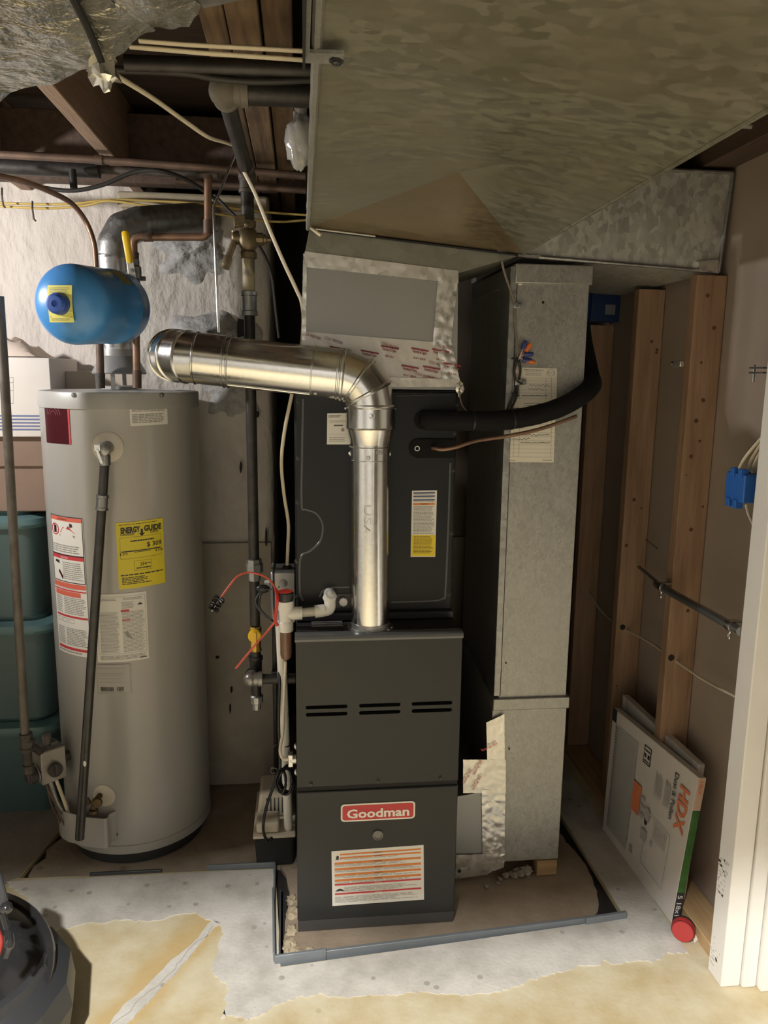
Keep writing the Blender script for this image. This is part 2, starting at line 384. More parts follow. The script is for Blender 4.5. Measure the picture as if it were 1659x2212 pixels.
# plaster: cream lime wash over rough masonry
M_plast = mat('lime_plaster', (.66, .61, .56), .85, col2=(.54, .49, .445), vs=5, bump=.55, bs=26, ramp=(.3, .6), bd=.03, stretch=(1, 1, .45))
M_plast2 = mat('chimney_plaster', (.56, .525, .48), .85, col2=(.43, .40, .36), vs=7, bump=.6, bs=20, ramp=(.3, .62), bd=.03, stretch=(1, 1, .6))
M_plastlow = mat('smooth_parging', (.42, .38, .315), .7, col2=(.31, .275, .225), vs=5, bump=.2, bs=30, ramp=(.35, .7))
M_mort = mat('grey_mortar', (.43, .425, .415), .7, col2=(.25, .245, .24), vs=26, bump=.8, bs=60, bd=.008, ramp=(.35, .65))
def floor_mat():
    m = mat('floor_concrete', (.56, .505, .36), .55, col2=(.44, .35, .195), vs=5.5, bump=.25, bs=70, ramp=(.36, .62), detail=8)
    N, L = nt(m); b = N['Principled BSDF']; src = b.inputs['Base Color'].links[0].from_socket
    tc = N.new('ShaderNodeTexCoord')
    # amber stain each side of the old crack and a scatter of dark drips
    mp = N.new('ShaderNodeMapping'); mp.vector_type = 'POINT'; mp.inputs['Location'].default_value = (0, 0, 0)
    L.new(tc.outputs['Object'], mp.inputs[0])
    sx = N.new('ShaderNodeSeparateXYZ'); L.new(mp.outputs[0], sx.inputs[0])
    a, bb = PZ(455, 1990, 0), PZ(250, 2212, 0); d = (bb-a).normalized(); nx, ny = -d.y, d.x; c0 = nx*a.x+ny*a.y
    def mth(op, i0, i1=None, v=None):
        k = N.new('ShaderNodeMath'); k.operation = op
        for i, q in enumerate((i0, i1)):
            if q is None: continue
            if isinstance(q, (int, float)): k.inputs[i].default_value = q
            else: L.new(q, k.inputs[i])
        return k.outputs[0]
    dist = mth('ABSOLUTE', mth('SUBTRACT', mth('ADD', mth('MULTIPLY', sx.outputs[0], nx), mth('MULTIPLY', sx.outputs[1], ny)), c0))
    nz = N.new('ShaderNodeTexNoise'); nz.inputs['Scale'].default_value = 9; nz.inputs['Detail'].default_value = 5; L.new(tc.outputs['Object'], nz.inputs['Vector'])
    dd = mth('ADD', dist, mth('MULTIPLY', mth('SUBTRACT', nz.outputs['Fac'], .5), .10))
    rp = N.new('ShaderNodeValToRGB'); rp.color_ramp.elements[0].position = .035; rp.color_ramp.elements[1].position = .075
    rp.color_ramp.elements[0].color = (.75, .75, .75, 1); rp.color_ramp.elements[1].color = (0, 0, 0, 1); L.new(dd, rp.inputs[0])
    mi = N.new('ShaderNodeMix'); mi.data_type = 'RGBA'; L.new(rp.outputs[0], mi.inputs['Factor']); L.new(src, mi.inputs['A']); mi.inputs['B'].default_value = (.47, .335, .145, 1)
    vo = N.new('ShaderNodeTexVoronoi'); vo.inputs['Scale'].default_value = 9; L.new(tc.outputs['Object'], vo.inputs['Vector'])
    r2 = N.new('ShaderNodeValToRGB'); r2.color_ramp.elements[0].position = .07; r2.color_ramp.elements[1].position = .10; r2.color_ramp.elements[0].color = (.35, .35, .35, 1); r2.color_ramp.elements[1].color = (0, 0, 0, 1)
    L.new(vo.outputs['Distance'], r2.inputs[0])
    m2 = N.new('ShaderNodeMix'); m2.data_type = 'RGBA'; L.new(r2.outputs[0], m2.inputs['Factor']); L.new(mi.outputs['Result'], m2.inputs['A']); m2.inputs['B'].default_value = (.30, .21, .10, 1)
    L.new(m2.outputs['Result'], b.inputs['Base Color']); return m
M_floor = floor_mat()
def spotty(m, scale, col, rad=.09, amt=.6):
    N, L = nt(m); b = N['Principled BSDF']; src = b.inputs['Base Color'].links[0].from_socket
    tc = N.new('ShaderNodeTexCoord'); vo = N.new('ShaderNodeTexVoronoi'); vo.inputs['Scale'].default_value = scale; L.new(tc.outputs['Object'], vo.inputs['Vector'])
    r2 = N.new('ShaderNodeValToRGB'); r2.color_ramp.elements[0].position = rad; r2.color_ramp.elements[1].position = rad+.04; r2.color_ramp.elements[0].color = (amt,)*3+(1,); r2.color_ramp.elements[1].color = (0, 0, 0, 1)
    L.new(vo.outputs['Distance'], r2.inputs[0]); mi = N.new('ShaderNodeMix'); mi.data_type = 'RGBA'; L.new(r2.outputs[0], mi.inputs['Factor']); L.new(src, mi.inputs['A']); mi.inputs['B'].default_value = (*col, 1)
    L.new(mi.outputs['Result'], b.inputs['Base Color']); return m
M_dirty = mat('dirty_concrete', (.27, .235, .195), .8, col2=(.18, .15, .125), vs=6, bump=.4, bs=60, ramp=(.3, .65), detail=8)
M_conc = spotty(mat('pale_concrete', (.56, .535, .49), .75, col2=(.385, .365, .325), vs=6, bump=.4, bs=90, ramp=(.34, .58), detail=10), 16, (.27, .245, .22), .11, .7)
M_pad = spotty(mat('pad_concrete', (.34, .275, .205), .8, col2=(.22, .165, .115), vs=6, bump=.5, bs=60, ramp=(.3, .65), detail=8), 9, (.14, .10, .075))
# ------------------------------------------------------------------ setting: floor
def wob(a, b, n, amp, seed):
    a, b = V(a), V(b); out = []
    for i in range(n):
        t = i/n; p = a.lerp(b, t); d = (b-a).normalized(); q = V((-d.y, d.x, 0))
        out.append(p+q*(amp*(noise.noise(V((p.x*14+seed, p.y*14, seed)))*2+noise.noise(V((p.x*70+seed, p.y*70, seed)))*.9) if i else 0))
    return out
A, B, Cc, D = V((-.875, 2.256, 0)), V((-.085, 2.232, 0)), V((-.058, 1.815, 0)), V((.935, 1.905, 0))
E_, F_ = V((.925, 2.42, 0)), V((.925, 3.6, 0)); A2 = V((-.80, 2.62, 0)); A3 = V((-.80, 3.6, 0))
g = G(); ol = [V((-2.4, -2.2, 0)), V((2.6, -2.2, 0)), V((2.6, 3.6, 0)), F_, E_, D, Cc, B, A, A2, A3, V((-2.4, 3.6, 0))]
g.prism([p+V((0, 0, -.12)) for p in ol], (0, 0, .12))
floor = build(g, 'floor', M_floor, kind='structure', smooth=False)
g = G(); g.box(-1.0, 1.0, 1.78, 3.6, -.14, -.016); g.jitter(.0, 1); build(g, 'ground', M_soil, floor)
tag(floor, 'amber-stained old concrete basement floor with a filled crack', None)
# the equipment pad, its right rim broken away from the floor
rp_ = [PZ(*k, 0) for k in ((1283, 1985), (1293, 1945), (1281, 1900), (1265, 1865), (1243, 1838), (1222, 1818), (1205, 1790))]; rim = []
for k in range(6): rim += wob(rp_[k], rp_[k+1], 4, .006, k)
rim += [V((.80, 2.5, 0)), V((.80, 3.5, 0))]
pl = [V((-.045, 1.845, 0))]+wob(V((-.02, 1.842, 0)), rp_[0]+V((-.004, .0, 0)), 10, .004, 1)+rim+[V((-.79, 3.5, 0)), V((-.775, 2.62, 0))]+wob(V((-.775, 2.6, 0)), V((-.855, 2.275, 0)), 8, .012, 9)+[V((-.85, 2.268, 0)), V((-.07, 2.245, 0))]+wob(V((-.05, 2.2, 0)), V((-.04, 1.86, 0)), 8, .015, 11)
g = G(); g.prism([p+V((0, 0, -.10)) for p in pl], (0, 0, .098)); build(g, 'concrete_pad', M_pad, floor, smooth=False)
# pale repair concrete round the pad, ragged edge, 3 mm proud
pts = [(-.905, 2.24), (-.705, 2.012), (-.467, 2.03), (-.30, 2.035), (-.238, 2.0), (-.225, 1.93), (-.235, 1.82), (-.19, 1.74), (-.20, 1.66), (-.13, 1.655), (-.02, 1.71), (.10, 1.70), (.287, 1.69), (.48, 1.675), (.64, 1.715), (.8, 1.75), (.93, 1.74), (1.05, 1.755), (1.06, 2.4), (1.06, 3.5), (.926, 3.5), (.926, 2.42), (.936, 1.905), (-.06, 1.81), (-.092, 2.226)]
op = []
for i in range(len(pts)):
    a = V((*pts[i], 0)); b = V((*pts[(i+1) % len(pts)], 0)); op += wob(a, b, 22, .010, i) if i < 17 else [a]
g = G(); g.prism([p+V((0, 0, -.02)) for p in op], (0, 0, .0225)); build(g, 'concrete_patch', M_conc, floor, smooth=False)
dl = [(-2.3, 2.02), (-1.3, 2.05), (-1.0, 2.10), (-.92, 2.22), (-.877, 2.257), (-.802, 2.62), (-.802, 3.5), (-2.3, 3.5)]; dq = []
for i in range(len(dl)):
    a = V((*dl[i], 0)); b = V((*dl[(i+1) % len(dl)], 0)); dq += wob(a, b, 8, .010, i+40) if i < 4 else [a]
g = G(); g.prism([p+V((0, 0, -.02)) for p in dq], (0, 0, .0215)); build(g, 'bare_concrete', M_dirty, floor, smooth=False)
a, b = PZ(470, 1992, 0), PZ(235, 2230, 0); d = (b-a).normalized(); q = V((-d.y, d.x, 0))
l = wob(a, b, 22, .006, 2)+[b]; wd = [.010+.008*noise.noise(p*9)+.011*(i/22) for i, p in enumerate(l)]
g = G(); g.prism([p+q*k+V((0, 0, -.01)) for p, k in zip(l, wd)]+[p-q*k+V((0, 0, -.01)) for p, k in reversed(list(zip(l, wd)))], (0, 0, .0125)); build(g, 'crack_filler', M_conc, floor, smooth=False)
g = G()
l2 = wob(a+d*.02, b, 30, .010, 8)+[b]
for p0, p1 in zip(l2, l2[1:]): g.prism([p0+q*.0008+V((0, 0, .002)), p0-q*.0008+V((0, 0, .002)), p1-q*.0008+V((0, 0, .002)), p1+q*.0008+V((0, 0, .002))], (0, 0, .0009))
build(g, 'hairline_crack', mat('crack_dark', (.30, .27, .22), .9), floor, smooth=False)
# ------------------------------------------------------------------ setting: walls
def rough_wall(name, x0, x1, y, z0, z1, m, depth, amp, nx=40, nz=60, parent=None, label=None, seed=0, right=True):
    g = G(); vs = []; 
    for j in range(nz+1):
        for i in range(nx+1):
            x = x0+(x1-x0)*i/nx; z = z0+(z1-z0)*j/nz
            q = noise.noise(V((x*6+seed, z*6, seed)))*amp+noise.noise(V((x*22, z*22, seed+4)))*amp*.35
            e = 0
            if right:
                k = min(1, (x1-x)/.02); e = (1-k)**2*.02
            vs.append((x, y+q+e, z))
    fs = [(j*(nx+1)+i, j*(nx+1)+i+1, (j+1)*(nx+1)+i+1, (j+1)*(nx+1)+i) for j in range(nz) for i in range(nx)]
    g.add(vs, fs)
    n = len(g.v)
    for (ii) in (0, nx):
        col = [j*(nx+1)+ii for j in range(nz+1)]
        base = len(g.v); g.v += [V((vs[k][0], y+depth, vs[k][2])) for k in col]
        for j in range(nz): g.f.append((col[j], col[j+1], base+j+1, base+j)); g.m.append(0)
    for jj in (0, nz):
        row = [jj*(nx+1)+i for i in range(nx+1)]; base = len(g.v); g.v += [V((vs[k][0], y+depth, vs[k][2])) for k in row]
        for i in range(nx): g.f.append((row[i], row[i+1], base+i+1, base+i)); g.m.append(0)
    return build(g, name, m, parent, kind=None if parent else 'structure', ang=60, label=label)
wb = rough_wall('wall_back', -2.4, -.50, 2.98, 0, 2.2, M_plast, .25, .012, 60, 70, label='cream lime-washed rough masonry wall behind the water heater')
xl = PY(276, 600, 2.77).x; xr = -.093
wc = rough_wall('wall_chimney', xl, xr, 2.775, 0, 2.12, M_plast2, .6, .010, 34, 110, label='plastered chimney stack with two flue holes behind the water heater', seed=3)
zl = PY(500, 1172, 2.77).z
g = G(); N_ = 26
for part in range(1):
    vs = []; fs = []
    for j in range(27):
        for i in range(21):
            x = xl+(xr-.012-xl)*i/20; z = .0+zl*j/26; vs.append((x, 2.758+.006*noise.noise(V((x*5, z*5, 2))), z))
    fs = [(j*21+i, j*21+i+1, (j+1)*21+i+1, (j+1)*21+i) for j in range(26) for i in range(20)]
    g.add(vs, fs); g.box(xl, xr-.012, 2.762, 2.79, 0, zl)
build(g, 'parging', M_plastlow, wc, label='smooth grey-brown cement parging on the lower chimney')
def mortar(px, py, rx, rz, name, seed, parent=wc, y=2.765, mm=M_mort, amp=.5, prot=.03):
    c = PY(px, py, y); g = G(); vs = [c+V((0, -prot, 0))]; nr, na = 7, 40
    for i in range(1, nr+1):
        for j in range(na):
            a = 2*math.pi*j/na; k = i/nr; e = 1+amp*noise.noise(V((math.cos(a)*2.2, math.sin(a)*2.2, seed)))
            p = V((c.x+math.cos(a)*rx*k*e, y, c.z+math.sin(a)*rz*k*e)); p.y = y+.012-(1-k**2.2)*prot-.022*(1-k)*0-max(0, noise.noise(V((p.x*30, p.z*30, seed))))*prot*.9*(1-k**6)
            vs.append(p)
    fs = [(0, 1+j, 1+(j+1) % na) for j in range(na)]
    for i in range(nr-1):
        for j in range(na): fs.append((1+i*na+j, 1+(i+1)*na+j, 1+(i+1)*na+(j+1) % na, 1+i*na+(j+1) % na))
    g.add(vs, fs); return build(g, name, mm, parent, ang=50)
mortar(420, 545, .13, .095, 'mortar_collar', 1.3); mortar(465, 745, .16, .125, 'mortar_collar', 5.2, prot=.05); mortar(500, 845, .10, .09, 'mortar_collar', 9.1, prot=.02)
mortar(400, 470, .06, .03, 'mortar_collar', 2.6, prot=.02); 
g = G(); c = PY(533, 720, 2.765); g.box(c.x-.03, c.x+.012, 2.735, 2.78, c.z-.045, c.z+.045); g.jitter(.006, 30); build(g, 'old_thimble_gap', M_blackm, wc)
g = G()   # coarse top ledge of the chimney
g.box(xl-.02, xr+.0, 2.74, 2.9, 2.085, 2.135); g.v = [p for p in g.v]; build(g, 'chimney_cap', mat('cap_plaster', (.42, .36, .25), .85, var=.3, vs=10, bump=.6, bs=30), wc, bevel=.012)
for k, (px, py, dx, dz) in enumerate(((556, 895, .006, .012), (520, 1010, .004, .02), (575, 1160, .004, .035), (500, 1490, .004, .012), (497, 1530, .003, .02), (590, 1450, .006, .01), (470, 1420, .006, .004))):
    g = G(); c = PY(px, py, 2.752); g.ball(c, 1, 10, sc=(dx, .012, dz), nz=.6, nf=2); build(g, 'plaster_chip', mat('chip_dark', (.055, .04, .03), .9), wc)
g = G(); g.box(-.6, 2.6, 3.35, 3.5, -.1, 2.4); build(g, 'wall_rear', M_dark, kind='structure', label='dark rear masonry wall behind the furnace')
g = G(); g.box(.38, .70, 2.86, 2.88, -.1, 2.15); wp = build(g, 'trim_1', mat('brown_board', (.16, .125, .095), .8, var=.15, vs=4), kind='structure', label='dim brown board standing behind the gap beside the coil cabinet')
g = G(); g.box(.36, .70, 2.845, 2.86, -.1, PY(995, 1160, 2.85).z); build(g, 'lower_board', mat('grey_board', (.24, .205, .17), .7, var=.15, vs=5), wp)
g = G(); g.box(-2.5, -2.4, -2.3, 3.6, 0, 2.4); build(g, 'wall_left', M_roomw, kind='structure', label='plain painted basement wall out of frame on the left')
g = G(); g.box(-2.5, 2.7, -2.3, -2.2, 0, 2.4); build(g, 'wall_front', M_roomw, kind='structure', label='plain painted basement wall behind the viewer')
g = G(); g.box(2.6, 2.7, -2.3, 3.6, 0, 2.4); build(g, 'wall_far_right', M_roomw, kind='structure', label='plain painted wall of the next room')
# right stud wall: sheets of drywall behind, studs as parts
g = G(); g.box(1.192, 1.205, 1.72, 3.5, .0, 2.2); wr = build(g, 'wall_right', M_dry, kind='structure', label='back of brown drywall with bare studs on the right', smooth=False)
for (y, x0, z1) in ((2.105, 1.10, 1.835), (2.475, 1.10, 1.835), (2.875, 1.10, 1.745), (3.26, 1.10, 2.1)):
    g = G(); g.box(x0, 1.19, y, y+.038, .04, z1); s_ = build(g, 'stud', M_stud, wr, bevel=.002)
    if y in (2.105, 2.475):
        gk = G(); rg = random.Random(int(y*100))
        for k in range(16 if y < 2.2 else 7):
            z = .25+rg.random()*1.6; x = 1.115+rg.random()*.06; rr = .002+.0035*rg.random()
            gk.lathe([(rr*1.3, 0), (rr, .0012), (0, .0014)], (x, y-.0002, z), (0, -1, 0), 8)
        build(gk, 'knots', mat('knot_dark', (.10, .05, .025), .8), s_, kind='stuff')
g = G(); g.box(1.10, 1.19, 1.70, 3.3, .0, .038); build(g, 'bottom_plate', M_plate, wr, bevel=.002)
g = G(); g.box(1.10, 1.19, 1.70, 3.3, 2.12, 2.17); build(g, 'top_plate', M_joist, wr, bevel=.002)
g = G(); g.box(1.1915, 1.1925, 2.152, 2.154, .04, 2.2); build(g, 'drywall_seam', mat('seam_dark', (.12, .09, .07), .9), wr)
# door casing at the right foreground
jt = G()
jt.box(1.075, 1.128, 1.635, 1.70, 0, 2.2); j1 = build(jt, 'trim_2', M_wht, kind='structure', bevel=.003, label='scuffed white painted door jamb at the right edge')
g = G(); g.box(1.130, 1.168, 1.628, 1.70, 0.0, 2.2); build(g, 'door_stop', M_wht, j1, bevel=.003)
g = G(); g.box(1.170, 1.20, 1.610, 1.70, 0.0, 2.2); build(g, 'door_stop', M_wht, j1, bevel=.003)
g = G(); rg = random.Random(3)
for cz, n_, sp in ((.28, 26, .045), (.07, 18, .04), (.31, 12, .03)):
    for k in range(n_):
        x = 1.0745; yy = 1.65+rg.random()*.042; z = cz+(rg.random()-.5)*sp*2; l_ = .004+.014*rg.random(); g.box(1.0742, 1.0752, yy, yy+.004+.01*rg.random(), z, z+l_*.35)
build(g, 'scuff_marks', mat('scuff', (.52, .495, .455), .8), j1, kind='stuff')
g = G(); g.box(1.205, 1.245, .85, 1.60, .012, 2.05); dr = build(g, 'door_1', M_wht, kind='structure', bevel=.004, label='white slab door at the lower right edge')
g = G(); g.box(1.20, 1.206, .98, 1.47, .25, .95); g.box(1.20, 1.206, .98, 1.47, 1.1, 1.9); build(g, 'raised_panel', M_wht, dr, bevel=.003)
# ------------------------------------------------------------------ ceiling
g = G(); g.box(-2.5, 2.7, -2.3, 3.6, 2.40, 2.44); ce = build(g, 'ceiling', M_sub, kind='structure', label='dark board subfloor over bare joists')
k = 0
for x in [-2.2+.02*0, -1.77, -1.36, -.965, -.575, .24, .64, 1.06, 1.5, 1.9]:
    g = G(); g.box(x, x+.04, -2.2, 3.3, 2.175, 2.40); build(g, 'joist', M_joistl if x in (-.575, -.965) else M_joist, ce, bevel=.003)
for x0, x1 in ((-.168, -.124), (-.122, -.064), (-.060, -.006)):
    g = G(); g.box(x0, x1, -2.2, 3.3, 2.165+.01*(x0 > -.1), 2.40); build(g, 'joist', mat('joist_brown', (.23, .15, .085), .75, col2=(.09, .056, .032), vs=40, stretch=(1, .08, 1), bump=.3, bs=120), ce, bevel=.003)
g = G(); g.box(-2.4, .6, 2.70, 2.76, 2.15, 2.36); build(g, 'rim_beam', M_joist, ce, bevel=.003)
g = G(); g.box(-2.4, .005, .08, .19, 1.885, 2.40); g.box(.61, 2.6, .08, .19, 1.860, 2.40); g.box(-.30, 2.6, .081, .189, 1.846, 1.862); g.box(-.30, .004, .081, .189, 1.860, 1.886); build(g, 'added_header', M_roomw, kind='structure', label='added unseen header overhead, stepped to shape the floor shadow')  # added out of view; stepped lower on the right to shape the floor shadow
g = G(); g.box(-.54, -.17, 1.46, 1.50, 2.16, 2.38); build(g, 'blocking', M_joist, ce, bevel=.003)
# ------------------------------------------------------------------ shared small hardware
_g = G(); _g.lathe([(.0058, 0), (.0058, .0025), (.0042, .0045), (0, .005)], (0, 0, 0), n=8); _g.lathe([(.0085, -.0003), (.0085, .001), (.006, .0012)], (0, 0, 0), n=14)
SCREW_S = meshonly(_g, 'hex_screw', M_steel); SCREW_D = meshonly(_g, 'hex_screw_dark', M_furnd); SCREW_Z = meshonly(_g, 'hex_screw_zinc', M_zinc)
def screw(parent, pos, d, kind=SCREW_S, s=1.0):
    o = inst(kind, 'screw', parent, pos, qz(d)); o.scale = (s,)*3; return o
# ------------------------------------------------------------------ big supply trunk overhead
t = thing('supply_duct', 'huge brown-tinged sheet metal supply duct running overhead towards the viewer', 'duct', (.3, 1.0, 1.87))
zL, zR = 1.918, 1.869; xL0, xR0 = .031, .588; xL1, xR1 = .020, .50; yF, yN = 2.055, -1.2
def trb(u, v):  # bottom surface, u across, v from far to near; a shallow cross-break
    p = V((xL0+(xL1-xL0)*v, yF+(yN-yF)*v, zL)).lerp(V((xR0+(xR1-xR0)*v, yF+(yN-yF)*v, zR)), u); return p
g = G()
panels = [(0, .335), (.335, .67), (.67, 1.0)]
for v0, v1 in panels:
    c = trb(.5, (v0+v1)/2)+V((0, 0, .035)); a, b, c1, d = trb(0, v0), trb(1, v0), trb(1, v1), trb(0, v1)
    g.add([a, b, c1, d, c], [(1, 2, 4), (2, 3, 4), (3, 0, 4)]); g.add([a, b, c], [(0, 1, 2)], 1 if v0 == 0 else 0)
tops = [V((p.x, p.y, 2.155)) for p in (trb(0, 0), trb(1, 0), trb(1, 1), trb(0, 1))]; bt = [trb(0, 0), trb(1, 0), trb(1, 1), trb(0, 1)]
g.add(bt+tops, [(4, 5, 6, 7), (0, 1, 5, 4), (1, 2, 6, 5), (2, 3, 7, 6), (3, 0, 4, 7)])
g.box(.04, .585, 2.055, 2.56, 1.93, 2.155)
build(g, 'trunk_body', [M_trunk, M_trunk_reflect], t, ang=5)
g = G(); a, b = trb(0, 0), trb(0, 1); n_ = 60
pts = [a.lerp(b, i/n_)+V((-.004+.002*noise.noise(V((i*.9, 0, 0))), 0, -.004+.0015*noise.noise(V((i*1.3, 3, 0))))) for i in range(n_+1)]
g.tube(pts, .006, 6); build(g, 'folded_edge', M_galv, t)
g = G(); a, b = trb(1, 0), trb(1, 1); g.tube([a, b], .004, 6); build(g, 'folded_edge', M_trunk, t)
vj = .335; a, b = trb(0, vj), trb(1, vj)
p0 = PY(690, 112, 1.12); 
# cleat tab wrapped round the lower left edge, with its screw
a = PZ(684, 112, 1.912); b = PZ(742, 118, 1.905)
g = G(); g.prism([a+V((-.012, -.012, -.006)), a+V((-.012, .018, -.006)), b+V((0, .018, -.004)), b+V((0, -.012, -.004))], (0, 0, .004)); g.box(a.x-.014, a.x-.008, a.y-.35, a.y+.018, a.z-.006, 2.05)
ck = build(g, 'drive_cleat', M_galv, t); screw(t, PZ(727, 130, 1.902)+V((0, 0, -.001)), (0, 0, -1), SCREW_D)
g = G(); g.box(a.x-.016, a.x-.013, a.y-.5, a.y+.0, a.z-.02, 2.0); build(g, 'cleat_gap', M_blackm, t)
# slit joint line at far end + transition below it
g = G(); g.tube([trb(0, 0)+V((-.002, -.004, -.003)), trb(.30, 0)+V((0, -.004, -.003))], .0028, 6); build(g, 'end_seam', M_galv, t)
g = G(); g.tube([trb(.0, 0)+V((0, -.001, -.005)), trb(.96, 0)+V((0, -.001, -.005))], .0032, 6); build(g, 'end_gap', M_blackm, t)
# ------------------------------------------------------------------ transition + plenum
t = thing('plenum', 'galvanized plenum box sealed with silver foil tape above the coil cabinet', 'plenum', (.22, 2.3, 1.52))
yP = 2.062; PB = 2.52
tl, tr, bl, br = V((.030, yP, 1.914)), V((.575, yP, 1.864)), V((.018, yP, 1.853)), V((.418, yP, 1.816))
g = G(); back = V((0, PB-yP, 0)); g.hexa([bl, br, br+back, bl+back, tl, tr, tr+back, tl+back]); build(g, 'flared_transition', galv('transition_sheet', (.20, .195, .165), (.27, .265, .225), 40, .5, .6), t, ang=5)
zb = 1.514
g = G(); g.hexa([V((.014, yP, zb)), V((.424, yP, zb)), V((.424, PB, zb)), V((.014, PB, zb)), bl, br, br+back, bl+back]); build(g, 'plenum_body', M_panelg, t, ang=5)
def tape(name, quad, m, nseg=(24, 6), amp=.0009, off=.0012, seed=0, mats=None):
    """foil strip over a quad (tl,tr,bl,br), slightly wrinkled, facing the viewer"""
    tl, tr, bl, br = [V(p) for p in quad]; n = (tr-tl).cross(bl-tl).normalized()
    if n.y > 0: n = -n
    g = G(); vs = []
    for j in range(nseg[1]+1):
        for i in range(nseg[0]+1):
            u, v = i/nseg[0], j/nseg[1]; p = (tl*(1-u)+tr*u)*(1-v)+(bl*(1-u)+br*u)*v
            w_ = abs(noise.noise(p*42+V((seed, 0, 0))))*amp+abs(noise.noise(p*90+V((seed, 5, 0))))*amp*.6
            vs.append(p+n*(off+w_))
    k = nseg[0]+1
    g.add(vs, [(j*k+i, j*k+i+1, (j+1)*k+i+1, (j+1)*k+i) for j in range(nseg[1]) for i in range(nseg[0])])
    return build(g, name, m, t, ang=60)
def pp(px, py): return PY(px, py, yP-.001)
tape('foil_tape', (pp(658, 543), pp(990, 585), pp(660, 577), pp(990, 612)), M_foil, (60, 6), .0009, seed=1)
tape('foil_tape', (pp(946, 600), pp(990, 588), pp(934, 745), pp(974, 742)), M_foil, (10, 40), .0016, .002, seed=2)
tape('foil_tape', (pp(655, 548), pp(663, 548), pp(651, 735), pp(661, 735)), M_foil, (4, 30), .002, .002, seed=3)
tp = tape('foil_tape', (pp(652, 716), pp(977, 742), pp(648, 822), pp(983, 818)), M_tapepr, (60, 14), .0012, .002, seed=4)
tape('foil_tape', (pp(840, 815), pp(988, 819), pp(840, 836), pp(993, 836)), M_tapepr, (40, 4), .002, .006, seed=6)
tape('foil_tape', (pp(940, 732), pp(975, 740), pp(955, 822), pp(994, 828)), M_foil, (12, 24), .002, .004, seed=7)
g = G(); c = pp(992, 838); g.ball(c+V((0, -.006, 0)), .012, 14, sc=(1, .7, 1.3), nz=.5, nf=3); g.ball(c+V((.0, -.006, -.015)), .006, 10, sc=(.8, .8, 1.6), nz=.4); build(g, 'tape_curl', M_foil, t)
# print on the tape
L_ = Label(.42, .13); dk = math.radians(-17)
for (px, py, s) in ((730, 765, 'v'), (797, 773, 'a'), (840, 763, 'v'), (905, 768, 'b'), (950, 770, 'v'), (884, 805, 'b'), (930, 807, 'v'), (975, 800, 'v')):
    p = pp(px, py-4); q = pp(px, py+9); Lw = Label(1, 1)
    for (tx, pos, hh) in (('VentureTape', p, .0085), ('1581A Silver' if s == 'v' else '181A-P / 181B-FX', q, .0055)):
        vs, fs = text2d(tx, .02); k = hh/.72; x1 = max(a[0] for a in vs); c_, s_ = math.cos(dk*.55), math.sin(dk*.55)
        L_.it.append(([((a[0]-x1/2)*k*.62, (a[1])*k, pos, c_, s_) for a in vs], fs, 0, 1))
    L_.it.append(([(a_, b_, p, math.cos(dk*.55), math.sin(dk*.55)) for a_, b_ in ((-.024, .0085), (.024, .0085), (.024, .0125), (-.024, .0125))], [(0, 1, 2, 3)], 0, 1))
for (px, py) in ((672, 728), (720, 738), (842, 750), (958, 752), (944, 790), (868, 830), (915, 815)):
    vs, fs = text2d('COLD WEATHER', .01); k = .0075/.72; x1 = max(a[0] for a in vs); p = pp(px, py)
    L_.it.append(([((a[0]-x1/2)*k*.62, a[1]*k, p, math.cos(dk), math.sin(dk)) for a in vs], fs, 1, 1))
g = G()
for vs, fs, m, ly in L_.it: g.add([p+V((x*c_-y*s_, -.0052, x*s_+y*c_)) for x, y, p, c_, s_ in vs], fs, m)
build(g, 'tape_print', [mat('tape_ink', (.26, .03, .045), .55), mat('ink_dim', (.27, .10, .10), .6)], tp, smooth=False, kind='stuff')
# ------------------------------------------------------------------ return trunk and riser
t = thing('return_duct', 'spangled galvanized return duct box up under the joists at the right', 'duct', (.9, 2.4, 1.85))
yR = 2.116
g = G(); g.hexa([(.612, yR, 1.872), (1.165, yR, 1.845), (1.165, 2.78, 1.845), (.612, 2.78, 1.872), (.612, yR, 2.105), (1.182, yR, 2.105), (1.182, 2.78, 2.105), (.612, 2.78, 2.105)]); build(g, 'duct_box', M_galvsp, t, ang=5)
a, b, c, d = V((.612, yR, 2.105)), V((1.182, yR, 2.105)), V((1.165, yR, 1.845)), V((.612, yR, 1.872))
for p, q, nm in ((a, b, 'folded_edge'), (b, c, 'folded_edge'), (c, d, 'folded_edge')):
    g = G(); g.tube([p+V((0, -.004, 0)), q+V((0, -.004, 0))], .0055, 8); build(g, nm, M_galvold, t)
p1 = pp2 = PY(1505, 588, yR); 
g = G(); q = [PY(*k, yR-.012) for k in ((1508, 565), (1553, 562), (1550, 588), (1512, 584))]; g.prism(q, (0, .012, 0)); g.jitter(.003, 40); build(g, 'corner_tape', M_foil, t)
g = G(); q = [PY(*k, yR-.010) for k in ((1120, 549), (1168, 551), (1166, 558), (1118, 554))]; g.prism(q, (0, .006, 0)); build(g, 'corner_tape', M_foil, t)
t = thing('return_riser', 'tall grey galvanized return air duct standing right of the furnace', 'duct', (.70, 2.38, .05))
g = G(); g.box(.588, .797, yR, 2.64, .60, 1.85); build(g, 'upper_section', M_galv, t, bevel=.002)
g = G(); g.box(.572, .803, yR+.004, 2.64, .055, .60); build(g, 'lower_section', M_galv, t, bevel=.002)
g = G(); g.box(.572, .592, yR-.004, yR+.10, .61, 1.845); build(g, 'standing_seam', M_galvold, t, bevel=.002)
g = G(); g.box(.5915, .5935, yR-.0012, yR+.004, .61, 1.84); build(g, 'seam_line', M_blackm, t)
